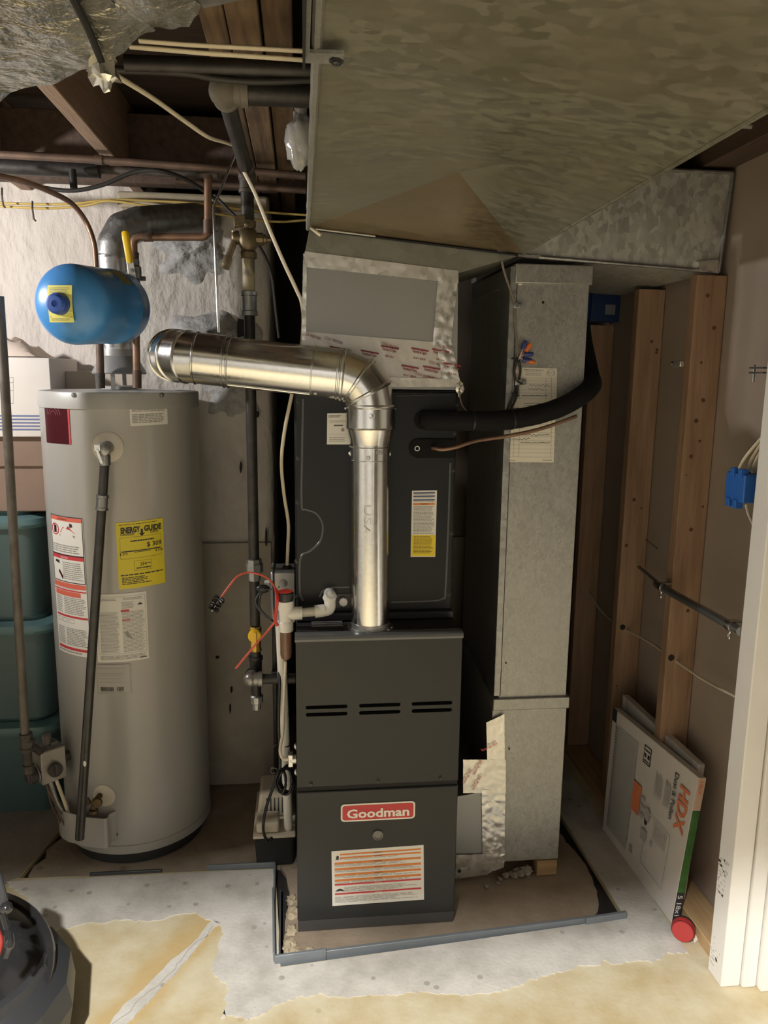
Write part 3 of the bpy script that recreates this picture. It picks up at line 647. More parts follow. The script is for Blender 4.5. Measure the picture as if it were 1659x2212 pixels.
g = G(); g.box(.585, .802, yR-.010, 2.645, 1.80, 1.852); build(g, 'slip_collar', M_galv, t, bevel=.003)
z0, z1 = PY(1150, 1530, yR).z, PY(1150, 1505, yR).z
g = G(); g.box(.570, .806, yR-.010, 2.645, z0, z1); build(g, 'slip_collar', M_galv, t, bevel=.003)
for px, py, r in ((1173, 653, .004), (1093, 1432, .003), (1100, 1618, .003)):
    g = G(); g.lathe([(r, 0), (r, .0006), (0, .0007)], PY(px, py, yR-.0002), (0, -1, 0), 8); build(g, 'screw_hole', M_blackm, t)
g = G(); g.ball(PY(1124, 610, yR-.001), .008, 9, sc=(1, .1, .9), nz=.4); build(g, 'label_scrap', M_paper, t)
# foil-taped boot between furnace and riser
t = thing('return_boot', 'low return boot patched with crinkled shiny foil tape beside the furnace', 'duct', (.52, 2.2, .0))
yB = 2.113
g = G(); q = [(.436, .0), (.568, .045), (.568, .06), (.568, .295), (.545, .30), (.436, .285)]
g.prism([V((x, yB, z)) for x, z in q], (0, .4, 0)); build(g, 'boot_body', M_panelg, t)
def pb(px, py): return PY(px, py, yB-.001)
t_ = t
tape('foil_tape', (pb(1000, 1640), pb(1092, 1640), pb(1000, 1712), pb(1092, 1712)), M_foil, (30, 20), .003, .002, seed=11)
tape('foil_tape', (pb(1050, 1560), pb(1089, 1542), pb(1052, 1645), pb(1090, 1645)), M_foil, (16, 24), .0025, .002, seed=12)
tape('foil_tape', (pb(1040, 1705), pb(1091, 1705), pb(1042, 1850), pb(1089, 1850)), M_foil, (18, 50), .0035, .002, seed=13)
tape('foil_tape', (pb(985, 1845), pb(1090, 1842), pb(983, 1897), pb(1052, 1888)), M_foil, (34, 12), .002, .003, seed=14)
tape('foil_tape', (pb(1052, 1838), pb(1091, 1836), pb(1050, 1886), pb(1088, 1872)), M_foil, (12, 12), .002, .003, seed=15)
g = G()
for px, py in ((1010, 1675), (1032, 1655), (1030, 1688), (1056, 1612)):
    vs, fs = text2d('VentureTape 1581A', .02); k = .009/.72; p = pb(px, py); an = math.radians(62 if px != 1056 else 25); x1 = max(a[0] for a in vs)
    g.add([p+V((((a[0]-x1/2)*k*.5)*math.cos(an)-a[1]*k*math.sin(an), -.011, ((a[0]-x1/2)*k*.5)*math.sin(an)+a[1]*k*math.cos(an))) for a in vs], fs)
build(g, 'tape_print', M_inkred, t, smooth=False, kind='stuff')
screw(t, pb(992, 1880)+V((0, -.004, 0)), (0, -1, 0), SCREW_D, .7)
# wood block and rubble under the riser
g = G(); g.box(.735, .80, 2.118, 2.20, 0, .052); build(g, 'wood_block', wood('block_wood', (.36, .24, .12), (.25, .15, .07), 'x'), bevel=.002, label='short offcut of wood propping up the corner of the return duct', cat='wood block')
for k, (px, py, r) in enumerate(((1138, 1886, .016), (1112, 1893, .010), (1126, 1890, .012), (1104, 1889, .008), (1092, 1893, .009), (1080, 1900, .006), (1118, 1884, .011), (1050, 1915, .006), (1075, 1908, .005))):
    p = PZ(px, py, r*.4); g = G(); g.ball(p, r, 10, sc=(1.2, 1, .8), nz=.8, nf=2.3)
    zz = min(v.z for v in g.v); g.v = [v-V((0, 0, zz)) for v in g.v]
    nm = ['roundest pale stone beside the wood block under the return duct', 'small chip of stone in front of the rubble under the return duct', 'pale stone in the middle of the rubble under the return duct', 'small stone at the left of the rubble heap under the return duct', 'little grey stone left of the rubble heap under the duct', 'tiny stone lying out in front of the return boot', 'stone at the back of the rubble heap under the return duct', 'tiny crumb of concrete on the pad right of the furnace base', 'crumb of concrete on the pad just in front of the return boot'][k]
    build(g, 'stone', M_stone, ang=25, label=nm, cat='stone', group='rubble under the return duct')
# ------------------------------------------------------------------ furnace
FX0, FX1, FY, FB = -.014, .431, 1.925, 2.62
zf = lambda py, px=815: PY(px, py, FY).z
t = thing('furnace', 'dark grey upright gas furnace with a red brand badge on its lower door', 'furnace', (.21, 2.27, 0))
fur = t; H = .876
g = G(); g.box(FX0+.004, FX1-.004, FY+.075, FB, 0, H-.004); g.box(FX0+.004, FX1-.004, FY+.012, FY+.08, .43, .45); build(g, 'cabinet', M_furn, t, bevel=.002)
g = G(); g.box(FX0+.006, FX1-.006, FY+.06, FY+.076, .02, H-.03); build(g, 'burner_bay', M_blackm, t)
zs = zf(1703)   # split between the doors
# upper door with three pairs of slots
hol = []
rows = ((1484, 1495), (1501, 1512))
for (pa, pb_) in ((660, 751), (776, 866), (890, 978)):
    for r0, r1 in ((.683, .6935), (.6625, .673)):
        hol.append((PY(pa, 1490, FY).x, PY(pb_, 1490, FY).x, r0-.008, r1-.008))
g = G(); holeplate(g, FX0, FX1, zs+.016, H-.012, FY, hol, t=.018)
for x in (FX0, FX1-.0015): g.box(x, x+.0015, FY, FY+.07, zs+.016, H-.012)
g.box(FX0, FX1, FY+.0, FY+.07, zs+.014, zs+.016)
ud = build(g, 'upper_door', M_furn, t, ang=20)
g = G(); pr = [(FY+.001, H-.014), (FY-.003, H-.012), (FY-.004, H-.006), (FY-.001, H), (FY+.006, H+.0025), (FY+.034, H+.0025), (FY+.034, H-.014)]
g.prism([V((FX0-.001, y, z)) for y, z in pr], (FX1-FX0+.002, 0, 0)); build(g, 'top_lip', mat('furnace_lip_highlight', (.13, .135, .135), .28), ud)  # catch-light on the flange put into a paler lip colour
for px in (672, 817, 951):
    p = PY(px, 1700-22*(px > 700)+(-2 if px == 672 else 0), FY); p.z = zs+.022; screw(ud, p, (0, -1, 0), SCREW_D, .9)
g = G(); g.box(FX0+.002, FX1-.002, FY+.006, FY+.03, zs-.004, zs+.015); build(g, 'door_gap', M_blackm, t)
# lower door
g = G(); g.box(FX0, FX1, FY, FY+.07, .045, zs-.002); ld = build(g, 'lower_door', M_furn, t, bevel=.004, seg=3)
g = G(); g.prism([V((FX0+.001, y, z)) for y, z in ((FY+.001, .045), (FY+.010, .010), (FY+.016, .0), (FY+.08, 0), (FY+.08, .045))], (FX1-FX0-.002, 0, 0)); build(g, 'toe_kick', mat('furnace_toe', (.055, .056, .058), .25), ld)
# badge
bl_, br_ = PY(735, 1777, FY), PY(898, 1768, FY); tl_, tr_ = PY(733, 1736, FY), PY(899, 1727, FY)
bc = (bl_+br_+tl_+tr_)/4; bw, bh = .205, .052
def rrect(cx, cz, w_, h_, r, y, k=6):
    P = []
    for sx, sz, s0 in ((1, 1, 0), (-1, 1, 90), (-1, -1, 180), (1, -1, 270)):
        for i in range(k+1): a = math.radians(s0+90*i/k); P.append(V((cx+sx*(w_/2-r)+r*math.cos(a), y, cz+sz*(h_/2-r)+r*math.sin(a))))
    return P
g = G(); g.prism(rrect(bc.x, bc.z, bw, bh, .010, FY), (0, -.0025, 0)); bd_ = build(g, 'brand_badge', mat('badge_cream', (.82, .78, .70), .4), ld)
g = G(); g.prism(rrect(bc.x, bc.z, bw-.009, bh-.009, .007, FY-.0022), (0, -.0012, 0)); build(g, 'red_field', mat('badge_red', (.52, .035, .04), .4), bd_)
L_ = Label(bw, bh); L_.text('Goodman', .5, .47, .50, 0, bold=.028, width=.84); L_.emit(flatmap((bc.x-bw/2, FY-.0034, bc.z+bh/2), (bc.x+bw/2, FY-.0034, bc.z+bh/2), (bc.x-bw/2, FY-.0034, bc.z-bh/2), (bc.x+bw/2, FY-.0034, bc.z-bh/2), (0, -1, 0)), 'lettering', [mat('badge_cream', (.82, .78, .70), .4)], bd_)
# sight glass
p = PY(816, 1803, FY); g = G(); g.lathe([(.0145, 0), (.0145, .004), (.012, .005), (.011, .002), (0, .0015)], p, (0, -1, 0), 28); build(g, 'sight_glass', mat('glass_lens', (.20, .19, .18), .12), ld)
# warning sheet
q = [PY(*k, FY) for k in ((716, 1839), (915, 1825), (718, 1957), (916, 1943))]
L_ = Label(.262, .156); L_.rect(0, 0, 1, 1, 0, 1)
for k, v in enumerate((.930, .868, .790, .685, .580, .480)): 
    L_.rect(.09 if k < 2 else .03, v-.014-(.022 if k > 1 else .0), .97, v+.014-(.012 if k > 1 else 0), 2, 2); L_.text('WARNING', .5, v-(.018 if k > 1 else 0), .022, 1, layer=3, bold=.01)
for v in (.385, .215): L_.rect(.03, v-.016, .97, v+.016, 3, 2); L_.text('WARNING', .5, v, .020, 0, layer=3)
for v0, v1, n in ((.83, .85, 1), (.705, .755, 3), (.605, .65, 3), (.50, .545, 2), (.405, .445, 2), (.245, .335, 5), (.05, .165, 6)): L_.lines(.03 if v0 != .245 else .13, v0, .96, v1, n, 4, .4, 2, .3)
L_.poly([(.055, .83), (.075, .845), (.08, .90), (.06, .915), (.045, .88)], 1); L_.poly([(.03, .255), (.06, .30), (.085, .315), (.11, .295), (.14, .255), (.085, .27)], 1)
L_.emit(flatmap(q[0], q[1], q[2], q[3], (0, -1, 0)), 'warning_label', [M_lab, M_ink, M_inkor, M_inkred, M_ink2], ld)
# top panel in front of the coil: louvers on the left, open slot on the right
yC = 2.056
g = G(); g.box(FX0+.003, FX1-.003, FY+.03, FB, H-.012, H); build(g, 'top_panel', mat('furnace_top', (.05, .051, .053), .22), t, bevel=.001)
xm = .245
g = G(); g.box(xm, FX1-.005, FY+.036, yC-.012, H, H+.0012); build(g, 'top_recess', M_blackm, t)
for k in range(3):
    y = FY+.085+k*.016; g = G(); a = PZ(690, 1350, H).x; g.tube([V((.03, y, H+.001)), V((.115, y, H+.001))], .0035, 8, flat=.8); build(g, 'louver', mat('louver_grey', (.20, .20, .20), .22), t)
g = G(); g.prism(rrect(.083, FY+.06, .075, .022, .010, 0), (0, .0012, 0)); g.v = [V((p.x, p.z, H+.0002+p.y)) for p in g.v]; build(g, 'knockout', M_blackm, t)
# cable connector on the left side
p = PY(629, 1640, 1.96); p.x = FX0-.012
g = G(); g.cyl(p+V((.014, 0, 0)), p+V((-.004, 0, 0)), .013, 12); g.box(p.x-.010, p.x+.004, p.y-.012, p.y+.012, p.z-.018, p.z+.018); build(g, 'cable_clamp', M_steel, t, bevel=.002); CLAMP = p.copy()
for py in (1612, 1668): screw(t, V((FX0-.000, 1.95, PY(634, py, 1.95).z)), (-1, 0, 0), SCREW_S, 1.2)
# ------------------------------------------------------------------ coil cabinet
CX0, CX1, CZ0, CZ1 = -.012, .426, .880, 1.512
t = thing('coil_cabinet', 'black evaporator coil cabinet sitting on top of the furnace', 'coil cabinet', (.21, 2.3, CZ0))
g = G(); g.box(CX0, CX1, yC+.006, 2.56, CZ0, CZ1); build(g, 'case', M_coil, t, bevel=.002)
zpan = PY(800, 1318, yC).z
g = G(); g.box(CX0+.003, CX1-.004, yC-.004, yC+.008, zpan, CZ1-.004); fp = build(g, 'front_panel', M_coil, t, bevel=.003)
def cc(px, py): return PY(px, py, yC-.0045)
M_ridge = mat('coil_ridge', (.07, .072, .075), .3)
for path in ([(655, 862), (653, 980), (652, 1090), (660, 1100), (682, 1108), (696, 1128), (697, 1150), (690, 1172), (670, 1190), (655, 1197), (648, 1215), (648, 1280), (655, 1298)],
             [(973, 1000), (968, 1150), (962, 1280), (957, 1292), (935, 1298), (845, 1301)], [(856, 855), (970, 852)], [(690, 1290), (697, 1277), (712, 1270), (755, 1268)]):
    g = G(); g.tube(spline([cc(*p) for p in path], 4), .0032, 8, flat=.5); build(g, 'embossed_ridge', M_ridge, fp)
for px, py in ((644, 868), (644, 990), (643, 1085), (641, 1212), (641, 1290), (989, 876), (983, 936), (979, 1016), (975, 1152), (969, 1283)): screw(fp, cc(px, py), (0, -1, 0), SCREW_D, .75)
g = G(); g.box(CX0-.002, CX1+.002, yC-.012, yC+.01, CZ0-.0, zpan-.004); build(g, 'drain_pan_front', mat('coil_base', (.018, .018, .02), .3), t, bevel=.002)
g = G(); q = [cc(*p) for p in ((722, 1310), (722, 1290), (730, 1283), (752, 1283), (760, 1290), (760, 1310))]; g.prism(q, (0, -.003, 0)); g.box(cc(700, 1300).x, cc(765, 1300).x, yC-.007, yC, cc(740, 1312).z, cc(740, 1282).z); build(g, 'drain_port_plate', M_black, t)
p = cc(741, 1298); g = G(); g.lathe([(.0125, 0), (.0125, .006), (.011, .008), (0, .0085)], p+V((0, -.007, 0)), (0, -1, 0), 8); build(g, 'drain_plug', M_pvc, t)
# rubber gaskets of the two refrigerant lines
def stad(cx, cz, x1, r, y, k=10):
    P = []
    for i in range(k*2+1): a = math.radians(90+180*i/(2*k)); P.append(V((cx+r*math.cos(a), y, cz+r*math.sin(a))))
    return P+[V((x1, y, cz-r)), V((x1, y, cz+r))]
SUC = PY(912, 907, yC-.004); LIQ = PY(900, 968, yC-.004)
for c, r in ((SUC, .026), (LIQ, .026)):
    g = G(); g.prism(stad(c.x+.004, c.z, CX1-.004, r, yC-.004), (0, -.006, 0)); gk = build(g, 'rubber_gasket', M_foam, t, bevel=.002)
    g = G(); k = [c+V((.006*math.cos(a), -.0105, .006*math.sin(a))) for a in [2*math.pi*i/20 for i in range(20)]]; g.tube(k, .0014, 6, closed=True); build(g, 'grommet', mat('grommet_white', (.75, .75, .73), .4), gk)
# data labels
q = [cc(*k) for k in ((707, 893), (756, 892), (706, 960), (756, 960))]
L_ = Label(.062, .086); L_.rect(0, 0, 1, 1, 0); L_.lines(.05, .86, .6, .94, 2, 1, .5); L_.lines(.1, .70, .95, .78, 2, 2, .4); L_.lines(.3, .58, .7, .64, 1, 1, .6); L_.lines(.1, .08, .85, .25, 3, 2, .4); L_.rect(.05, .32, .95, .325, 2, 2)
L_.poly([(.62, .42), (.75, .42), (.76, .50), (.69, .54), (.61, .50)], 2); L_.emit(flatmap(*q, (0, -1, 0)), 'data_label', [M_lab, M_ink, M_ink2], fp)
q = [cc(*k) for k in ((890, 1060), (944, 1059), (887, 1203), (940, 1203))]
L_ = Label(.065, .18); L_.rect(0, 0, 1, 1, 0); L_.rect(.02, .012, .98, .335, 2, 2)
for k, v in enumerate((.965, .915, .86)): L_.rect(.06, v-.01, .92, v+.01, 3, 2); L_.lines(.1, v-.03, .9, v-.014, 1, 4, .5)
L_.rect(.06, .785, .92, .815, 5, 2); L_.text('WARNING', .5, .80, .016, 1, bold=.02, layer=3); L_.lines(.08, .35, .92, .77, 20, 4, .5); L_.lines(.1, .05, .9, .32, 13, 1, .35, 3)
L_.emit(flatmap(*q, (0, -1, 0)), 'warning_label', [M_lab, M_ink, M_inkyel, M_inkblue, M_ink2, M_inkor], fp)
# ------------------------------------------------------------------ flue
t = thing('flue_pipe', 'shiny galvanized vent pipe rising from the furnace and elbowing left to the chimney', 'flue pipe', (.19, 1.995, H))
yV = 1.998; xv = PY(799, 1000, yV).x; xvb = PY(800, 1340, yV).x; r4, r5 = .0505, .0632
zA = PY(800, 965, yV).z     # top of 4 inch pipe
zB = PY(800, 925, yV).z     # crimped reducer
zC = PY(800, 878, yV).z     # collar top
g = G(); g.tube([V((xvb, yV, H+.012)), V((xv, yV, zA))], r4, 48); g.tube([V((xvb, yV, H-.004)), V((xvb, yV, H+.03))], [r4-.004, r4], 48); vp = build(g, 'vertical_pipe', M_galvnew, t)
g = G(); g.box(xv+.004, xv+.0065, yV-r4-.0016, yV-r4+.004, H+.02, zA); build(g, 'lock_seam', M_galvnew, vp)
g = G(); g.lathe([(r4+.012, 0), (r4+.012, .002), (r4+.003, .003), (r4+.002, .016)], (xvb, yV, H), n=40); fl = build(g, 'draft_collar', M_galvold, t)
for a in (-150, -100, -40, -20): screw(fl, V((xvb+(r4+.008)*math.cos(math.radians(a)), yV+(r4+.008)*math.sin(math.radians(a)), H+.002)), (0, 0, 1), SCREW_S, .7)
def rim_(g, c, ax, r, w=.003): g.lathe([(r, -w), (r+w*.9, -w*.4), (r+w*.9, w*.4), (r, w)], c, ax, 48)
g = G(); g.lathe([(r4+.001, -.035), (r4+.0015, -.001), (r4+.004, .0), (r4+.0015, .002), (r4+.0015, .008), (r5-.001, zB-zA-.002), (r5+.003, zB-zA), (r5, zB-zA+.003)], (xv, yV, zA), n=48); rim_(g, V((xv, yV, zA-.034)), (0, 0, 1), r4+.001, .0015); ad = build(g, 'reducer', M_galvnew, t)
# adjustable elbow: gores from the vertical collar to the sloping run
h0 = PY(700, 796, 1.995); h1 = PY(490, 772, 2.02); ax = (h1-h0).normalized()
top = V((xv, yV, zC)); start = PY(752, 802, 1.996)
cor = V((xv+.002, yV, start.z-.004)); 
gpts = [V((xv, yV, zB)), V((xv, yV, zC))]
e1 = PY(808, 862, 1.997); e2 = PY(785, 822, 1.997); e3 = PY(752, 802, 1.996)
# ring frames (centre, normal) for each joint
d0 = V((0, 0, 1)); d3 = ax
rings = [(V((xv, yV, zB)), d0), (V((xv, yV, zC)), d0), (V((xv-.006, yV, zC+.033)), (d0*.86+ax*.5).normalized()), (V((xv-.032, yV, zC+.066)), (d0*.5+ax*.86).normalized()), (V((xv-.072, yV, zC+.080)), ax)]
def gore(g, r0, r1, rad, n=48):
    (c0, n0), (c1, n1) = r0, r1; vs = []
    for (c, nn) in (r0, r1):
        u = V((0, 1, 0)); w_ = nn.cross(u).normalized()
        for j in range(n): a = 2*math.pi*j/n; vs.append(c+u*math.cos(a)*rad+w_*math.sin(a)*rad*1.02)
    g.add(vs, [(j, (j+1) % n, n+(j+1) % n, n+j) for j in range(n)])
for i in range(len(rings)-1):
    g = G(); gore(g, rings[i], rings[i+1], r5); (rim_(g, rings[i+1][0], rings[i+1][1], r5, .0055)); build(g, 'elbow_gore', M_galvnew, t, ang=14)
c0 = rings[-1][0]; L1 = (PY(700, 796, 1.995)-c0).length
g = G(); g.tube([c0, c0+ax*.075], r5+.001, 48); rim_(g, c0+ax*.075, ax, r5+.001, .002); rim_(g, c0+ax*.01, ax, r5+.001, .003); cf = build(g, 'pipe_collar', M_galvnew, t)
xe = PY(497, 772, 2.02).x
pe = c0+ax*((c0.x-xe)/(-ax.x)); pl_ = c0+ax*((c0.x-PY(425, 765, 2.03).x)/(-ax.x))
g = G(); g.tube([c0+ax*.07, pe], r5, 48); hp = build(g, 'horizontal_pipe', M_galvnew, t)
g = G(); dn = ax.cross(V((0, 1, 0))).normalized(); dn = -dn if dn.z > 0 else dn
sd = (dn*.90+V((0, -1, 0))*.43).normalized(); g.tube([c0+ax*.08+sd*(r5+.0005), pe+sd*(r5+.0005)], .0025, 8); build(g, 'lock_seam', M_galvnew, hp)
g = G(); g.tube([pe-ax*.002, pl_], r5+.0012, 48); rim_(g, pe, ax, r5+.001, .003); rim_(g, pe+ax*.011, ax, r5+.001, .003); rim_(g, pl_, ax, r5+.001, .003); build(g, 'elbow_sleeve', M_galvnew, t)
# left elbow turning back into the chimney
cen = [pl_]; nrm = [ax]
for k, an in enumerate((22, 45, 68, 90)):
    a = math.radians(an); R_ = .072
    c = pl_+ax*(R_*math.sin(a))+V((0, 1, 0))*(R_*(1-math.cos(a))); cen.append(c); nrm.append((ax*math.cos(a)+V((0, 1, 0))*math.sin(a)).normalized())
for i in range(4):
    g = G(); vs = []
    for c, nn in ((cen[i], nrm[i]), (cen[i+1], nrm[i+1])):
        w_ = V((0, 0, 1)); w_ = (w_-nn*w_.dot(nn)).normalized(); u = w_.cross(nn)
        for j in range(48): a = 2*math.pi*j/48; vs.append(c+(u*math.cos(a)+w_*math.sin(a))*(r5+.001))
    g.add(vs, [(j, (j+1) % 48, 48+(j+1) % 48, 48+j) for j in range(48)]); rim_(g, cen[i+1], nrm[i+1], r5+.001, .004); build(g, 'elbow_gore', M_galvnew, t, ang=14)
g = G(); g.tube([cen[-1], V((cen[-1].x, 2.748, cen[-1].z+.03))], r5, 40); build(g, 'chimney_connector', M_galvnew, t)
for (c, nn, aa) in ((V((xv, yV, zC-.004)), d0, (175, 5)), (V((xv, yV, zA-.018)), d0, (178, 2)), (V((xv, yV, zA-.024)), d0, (-100,)), (V((xv, yV, zC-.022)), d0, (-92,))):
    for a in aa:
        dr_ = V((math.cos(math.radians(a)), math.sin(math.radians(a)), 0)); rr = r5 if c.z > zA else r4+.001; screw(t, c+dr_*rr, dr_, SCREW_S, .9)
for an, off in ((115, .066), (-60, .066), (100, -.01)):
    u = V((0, -1, 0)); w_ = V((0, 0, 1)); w_ = (w_-ax*w_.dot(ax)).normalized(); a = math.radians(an); dd = u*math.cos(a)+w_*math.sin(a); screw(t, c0+ax*off+dd*r5, dd, SCREW_S, .9)
# stamped letters on the vertical pipe
g = G(); 
for s_, zz, aa, hh in (('USA     ', 1.18, -112, .020), ('USA', zA-.016, -62, .012)):
    vs, fs = text2d(s_, 0.0); k = hh/.72; x1 = max(a[0] for a in vs)
    if len(s_) > 4: g.add([V((xv+(r4+.0006)*math.cos(math.radians(aa)+(p[1]*k)/r4), yV+(r4+.0006)*math.sin(math.radians(aa)+(p[1]*k)/r4), zz+(x1/2-p[0])*k*1.7)) for p in vs], fs)
    else: g.add([V((xv+(r4+.0026)*math.cos(math.radians(aa)+((p[0]-x1/2)*k)/r4), yV+(r4+.0026)*math.sin(math.radians(aa)+((p[0]-x1/2)*k)/r4), zz+p[1]*k)) for p in vs], fs)
build(g, 'stamped_letters', mat('stamp', (.50, .50, .49), .35, .9), vp, smooth=False, kind='stuff')
# ------------------------------------------------------------------ water heater
TC = V((-.556, 2.515, 0)); TR = .236; TZ0, TZ1 = .048, 1.492
def cylhit(px, py, R=TR):
    d = ray(px, py); o = V((CP.x-TC.x, CP.y-TC.y)); dd = V((d.x, d.y)); a = dd.dot(dd); b = 2*o.dot(dd); c = o.dot(o)-R*R
    disc = max(0, b*b-4*a*c); s = (-b-math.sqrt(disc))/(2*a); p = CP+d*s
    return math.atan2(p.y-TC.y, p.x-TC.x), p.z, p
def cmap(px0, py0, px1, py1, off=.001, slant=0.0):
    """label on the shell: px corners of its top-left and bottom-right; slant lifts the right end"""
    t0, z0, _ = cylhit(px0, py0); t1, z1, _ = cylhit(px1, py1)
    t0 = t0 if t0 < 1 else t0-2*math.pi; t1 = t1 if t1 < 1 else t1-2*math.pi
    w_ = (t1-t0)*TR; h_ = z0-z1
    def fn(u, v, o):
        th = t0+(t1-t0)*u; R = TR+off+o; return V((TC.x+R*math.cos(th), TC.y+R*math.sin(th), z1+h_*v+slant*u))
    return fn, abs(w_), abs(h_)
wh = thing('water_heater', 'tall light grey gas water heater tank with stickers and a yellow energy label', 'water heater', (TC.x, TC.y, 0)); t = wh
g = G(); g.lathe([(TR-.03, TZ0+.004), (TR-.004, TZ0+.004), (TR, TZ0+.010), (TR, TZ1-.045), (TR+.0005, TZ1-.043)], (TC.x, TC.y, 0), n=96); build(g, 'jacket', M_tank, t)
g = G(); g.lathe([(TR+.0035, TZ1-.047), (TR+.0035, TZ1-.004), (TR+.001, TZ1), (TR-.006, TZ1+.001), (TR-.012, TZ1-.002), (.06, TZ1+.006), (0, TZ1+.006)], (TC.x, TC.y, 0), n=96); build(g, 'lid', M_tanklid, t)
g = G(); g.lathe([(TR+.0025, TZ0), (TR+.0025, TZ0+.028), (TR, TZ0+.029)], (TC.x, TC.y, 0), n=96); build(g, 'base_ring', M_tank, t)
g = G(); g.lathe([(TR-.022, .0), (TR-.022, TZ0+.006)], (TC.x, TC.y, 0), n=72); build(g, 'base_pan', mat('base_black', (.03, .03, .03), .6), t)
for px in (161, 348):
    th, z, p = cylhit(px, 853); screw(t, V((TC.x+(TR+.0035)*math.cos(th), TC.y+(TR+.0035)*math.sin(th), p.z)), (math.cos(th), math.sin(th), 0), SCREW_Z, .9)
MLAB = [M_lab, M_ink, M_inkred, M_ink2, mat('ink_coral', (.66, .14, .09), .5), M_maroon]
# maroon badge
fn, w_, h_ = cmap(96, 866, 154, 960); L_ = Label(w_, h_, True); L_.rect(0, 0, 1, 1, 0)
for r_ in (.16, .26, .36):
    for k in range(18):
        a0, a1 = math.pi*(k/18), math.pi*((k+1)/18); e = .045
        L_.poly([(.42+(r_-e)*.8*math.cos(a0), .68+(r_-e)*.7*math.sin(a0)), (.42+r_*.8*math.cos(a0), .68+r_*.7*math.sin(a0)), (.42+r_*.8*math.cos(a1), .68+r_*.7*math.sin(a1)), (.42+(r_-e)*.8*math.cos(a1), .68+(r_-e)*.7*math.sin(a1))], 1, 2)
L_.rect(.95, 0, 1, 1, 2, 2); L_.emit(fn, 'maroon_badge', [M_maroon, mat('badge_relief', (.12, .035, .042), .3), M_inkred], t)
# relief valve notice
fn, w_, h_ = cmap(279, 866, 362, 918, slant=.003); L_ = Label(w_, h_, True); L_.rect(0, 0, 1, 1, 0); L_.text('RELIEF VALVE OPENING', .5, .93, .055, 1, bold=.02); L_.lines(.05, .55, .95, .87, 6, 3, .6); L_.lines(.05, .10, .95, .48, 6, 3, .6); L_.emit(fn, 'notice_label', MLAB, t)
# long warning strip
fn, w_, h_ = cmap(110, 1108, 196, 1420, slant=-.002); L_ = Label(w_, h_, True); L_.rect(0, 0, 1, 1, 0)
L_.frame(.01, .72, .99, 1, .006, 1); L_.frame(.01, .53, .99, .73, .006, 1)
L_.rect(.02, .965, .98, .993, 4, 2); L_.text('WARNING', .45, .979, .014, 1, layer=3); L_.rect(.02, .695, .98, .722, 2, 2); L_.text('DANGER', .45, .708, .014, 0, layer=3)
L_.rect(.01, .49, .99, .525, 4, 2); L_.rect(.05, .43, .85, .465, 4, 2); L_.rect(.01, .468, .99, .478, 2, 2); L_.rect(.05, .275, .99, .29, 2, 2); L_.rect(.05, .035, .99, .055, 2, 2)
L_.lines(.05, .74, .95, .80, 4, 3, .5); L_.lines(.38, .55, .95, .68, 9, 3, .45); L_.lines(.05, .482, .9, .489, 1, 3, .5); L_.lines(.05, .30, .30, .425, 9, 3, .45); L_.lines(.36, .30, .97, .425, 10, 3, .5); L_.lines(.05, .07, .34, .20, 10, 3, .45); L_.lines(.38, .07, .97, .20, 11, 3, .5); L_.lines(.05, .01, .9, .03, 1, 3, .5)
for k in range(20):
    a0, a1 = 2*math.pi*k/20, 2*math.pi*(k+1)/20; L_.poly([(.19+.14*math.cos(a0), .90+.042*math.sin(a0)), (.19+.11*math.cos(a0), .90+.034*math.sin(a0)), (.19+.11*math.cos(a1), .90+.034*math.sin(a1)), (.19+.14*math.cos(a1), .90+.042*math.sin(a1))], 2, 3)
L_.poly([(.14, .875), (.24, .875), (.24, .925), (.15, .93)], 5, 2); L_.poly([(.36, .88), (.80, .885), (.70, .91), (.62, .935), (.56, .915), (.47, .925)], 2, 2); L_.poly([(.35, .855), (.78, .855), (.80, .868), (.74, .872), (.40, .872), (.34, .866)], 3, 2); L_.poly([(.66, .925), (.74, .93), (.73, .95), (.66, .955)], 1, 3)
L_.poly([(.12, .665), (.28, .655), (.27, .68), (.13, .68)], 1, 2); L_.poly([(.22, .60), (.36, .545), (.38, .57), (.26, .615)], 5, 2)
for k in range(3): L_.frame(.08+.2*k, .235, .24+.2*k, .265, .003, 3)
L_.emit(fn, 'warning_strip', MLAB, t)
# energy label
fn, w_, h_ = cmap(250, 1130, 357, 1262, slant=.006); L_ = Label(w_, h_, True); L_.rect(0, 0, 1, 1, 0)
L_.text('ENERGY', .29, .885, .082, 1, bold=.05, width=.40); L_.text('GUIDE', .76, .885, .082, 1, bold=.05, width=.38); L_.rect(.50, .80, .545, .88, 1, 3); L_.poly([(.455, .82), (.59, .82), (.523, .772)], 1, 3)
L_.lines(.08, .80, .38, .84, 3, 1, .55); L_.lines(.70, .80, .90, .84, 3, 1, .55); L_.lines(.06, .955, .92, .975, 1, 1, .4); L_.frame(.06, .45, .94, .775, .006, 2); L_.lines(.28, .70, .78, .725, 1, 1, .8, rag=0)
L_.text('$ 309', .78, .64, .07, 1, bold=.015); L_.rect(.08, .555, .92, .57, 1, 3); L_.text('$ 273', .13, .53, .035, 1, bold=.02); L_.text('$ 314', .88, .53, .035, 1, bold=.02); L_.lines(.35, .535, .70, .55, 1, 1, .6, rag=0)
L_.frame(.33, .26, .71, .41, .006, 2); L_.text('254', .53, .355, .045, 1, bold=.02); L_.lines(.61, .35, .69, .365, 1, 1, .8, rag=0); L_.lines(.38, .285, .68, .31, 1, 1, .7, rag=0); L_.lines(.05, .195, .95, .22, 1, 1, .7, rag=0); L_.lines(.07, .06, .75, .18, 5, 1, .5, rag=.4)
L_.emit(fn, 'energy_label', [mat('energy_yellow', (.72, .60, .035), .5), M_ink, mat('ink_olive', (.35, .28, .02), .6)], t)
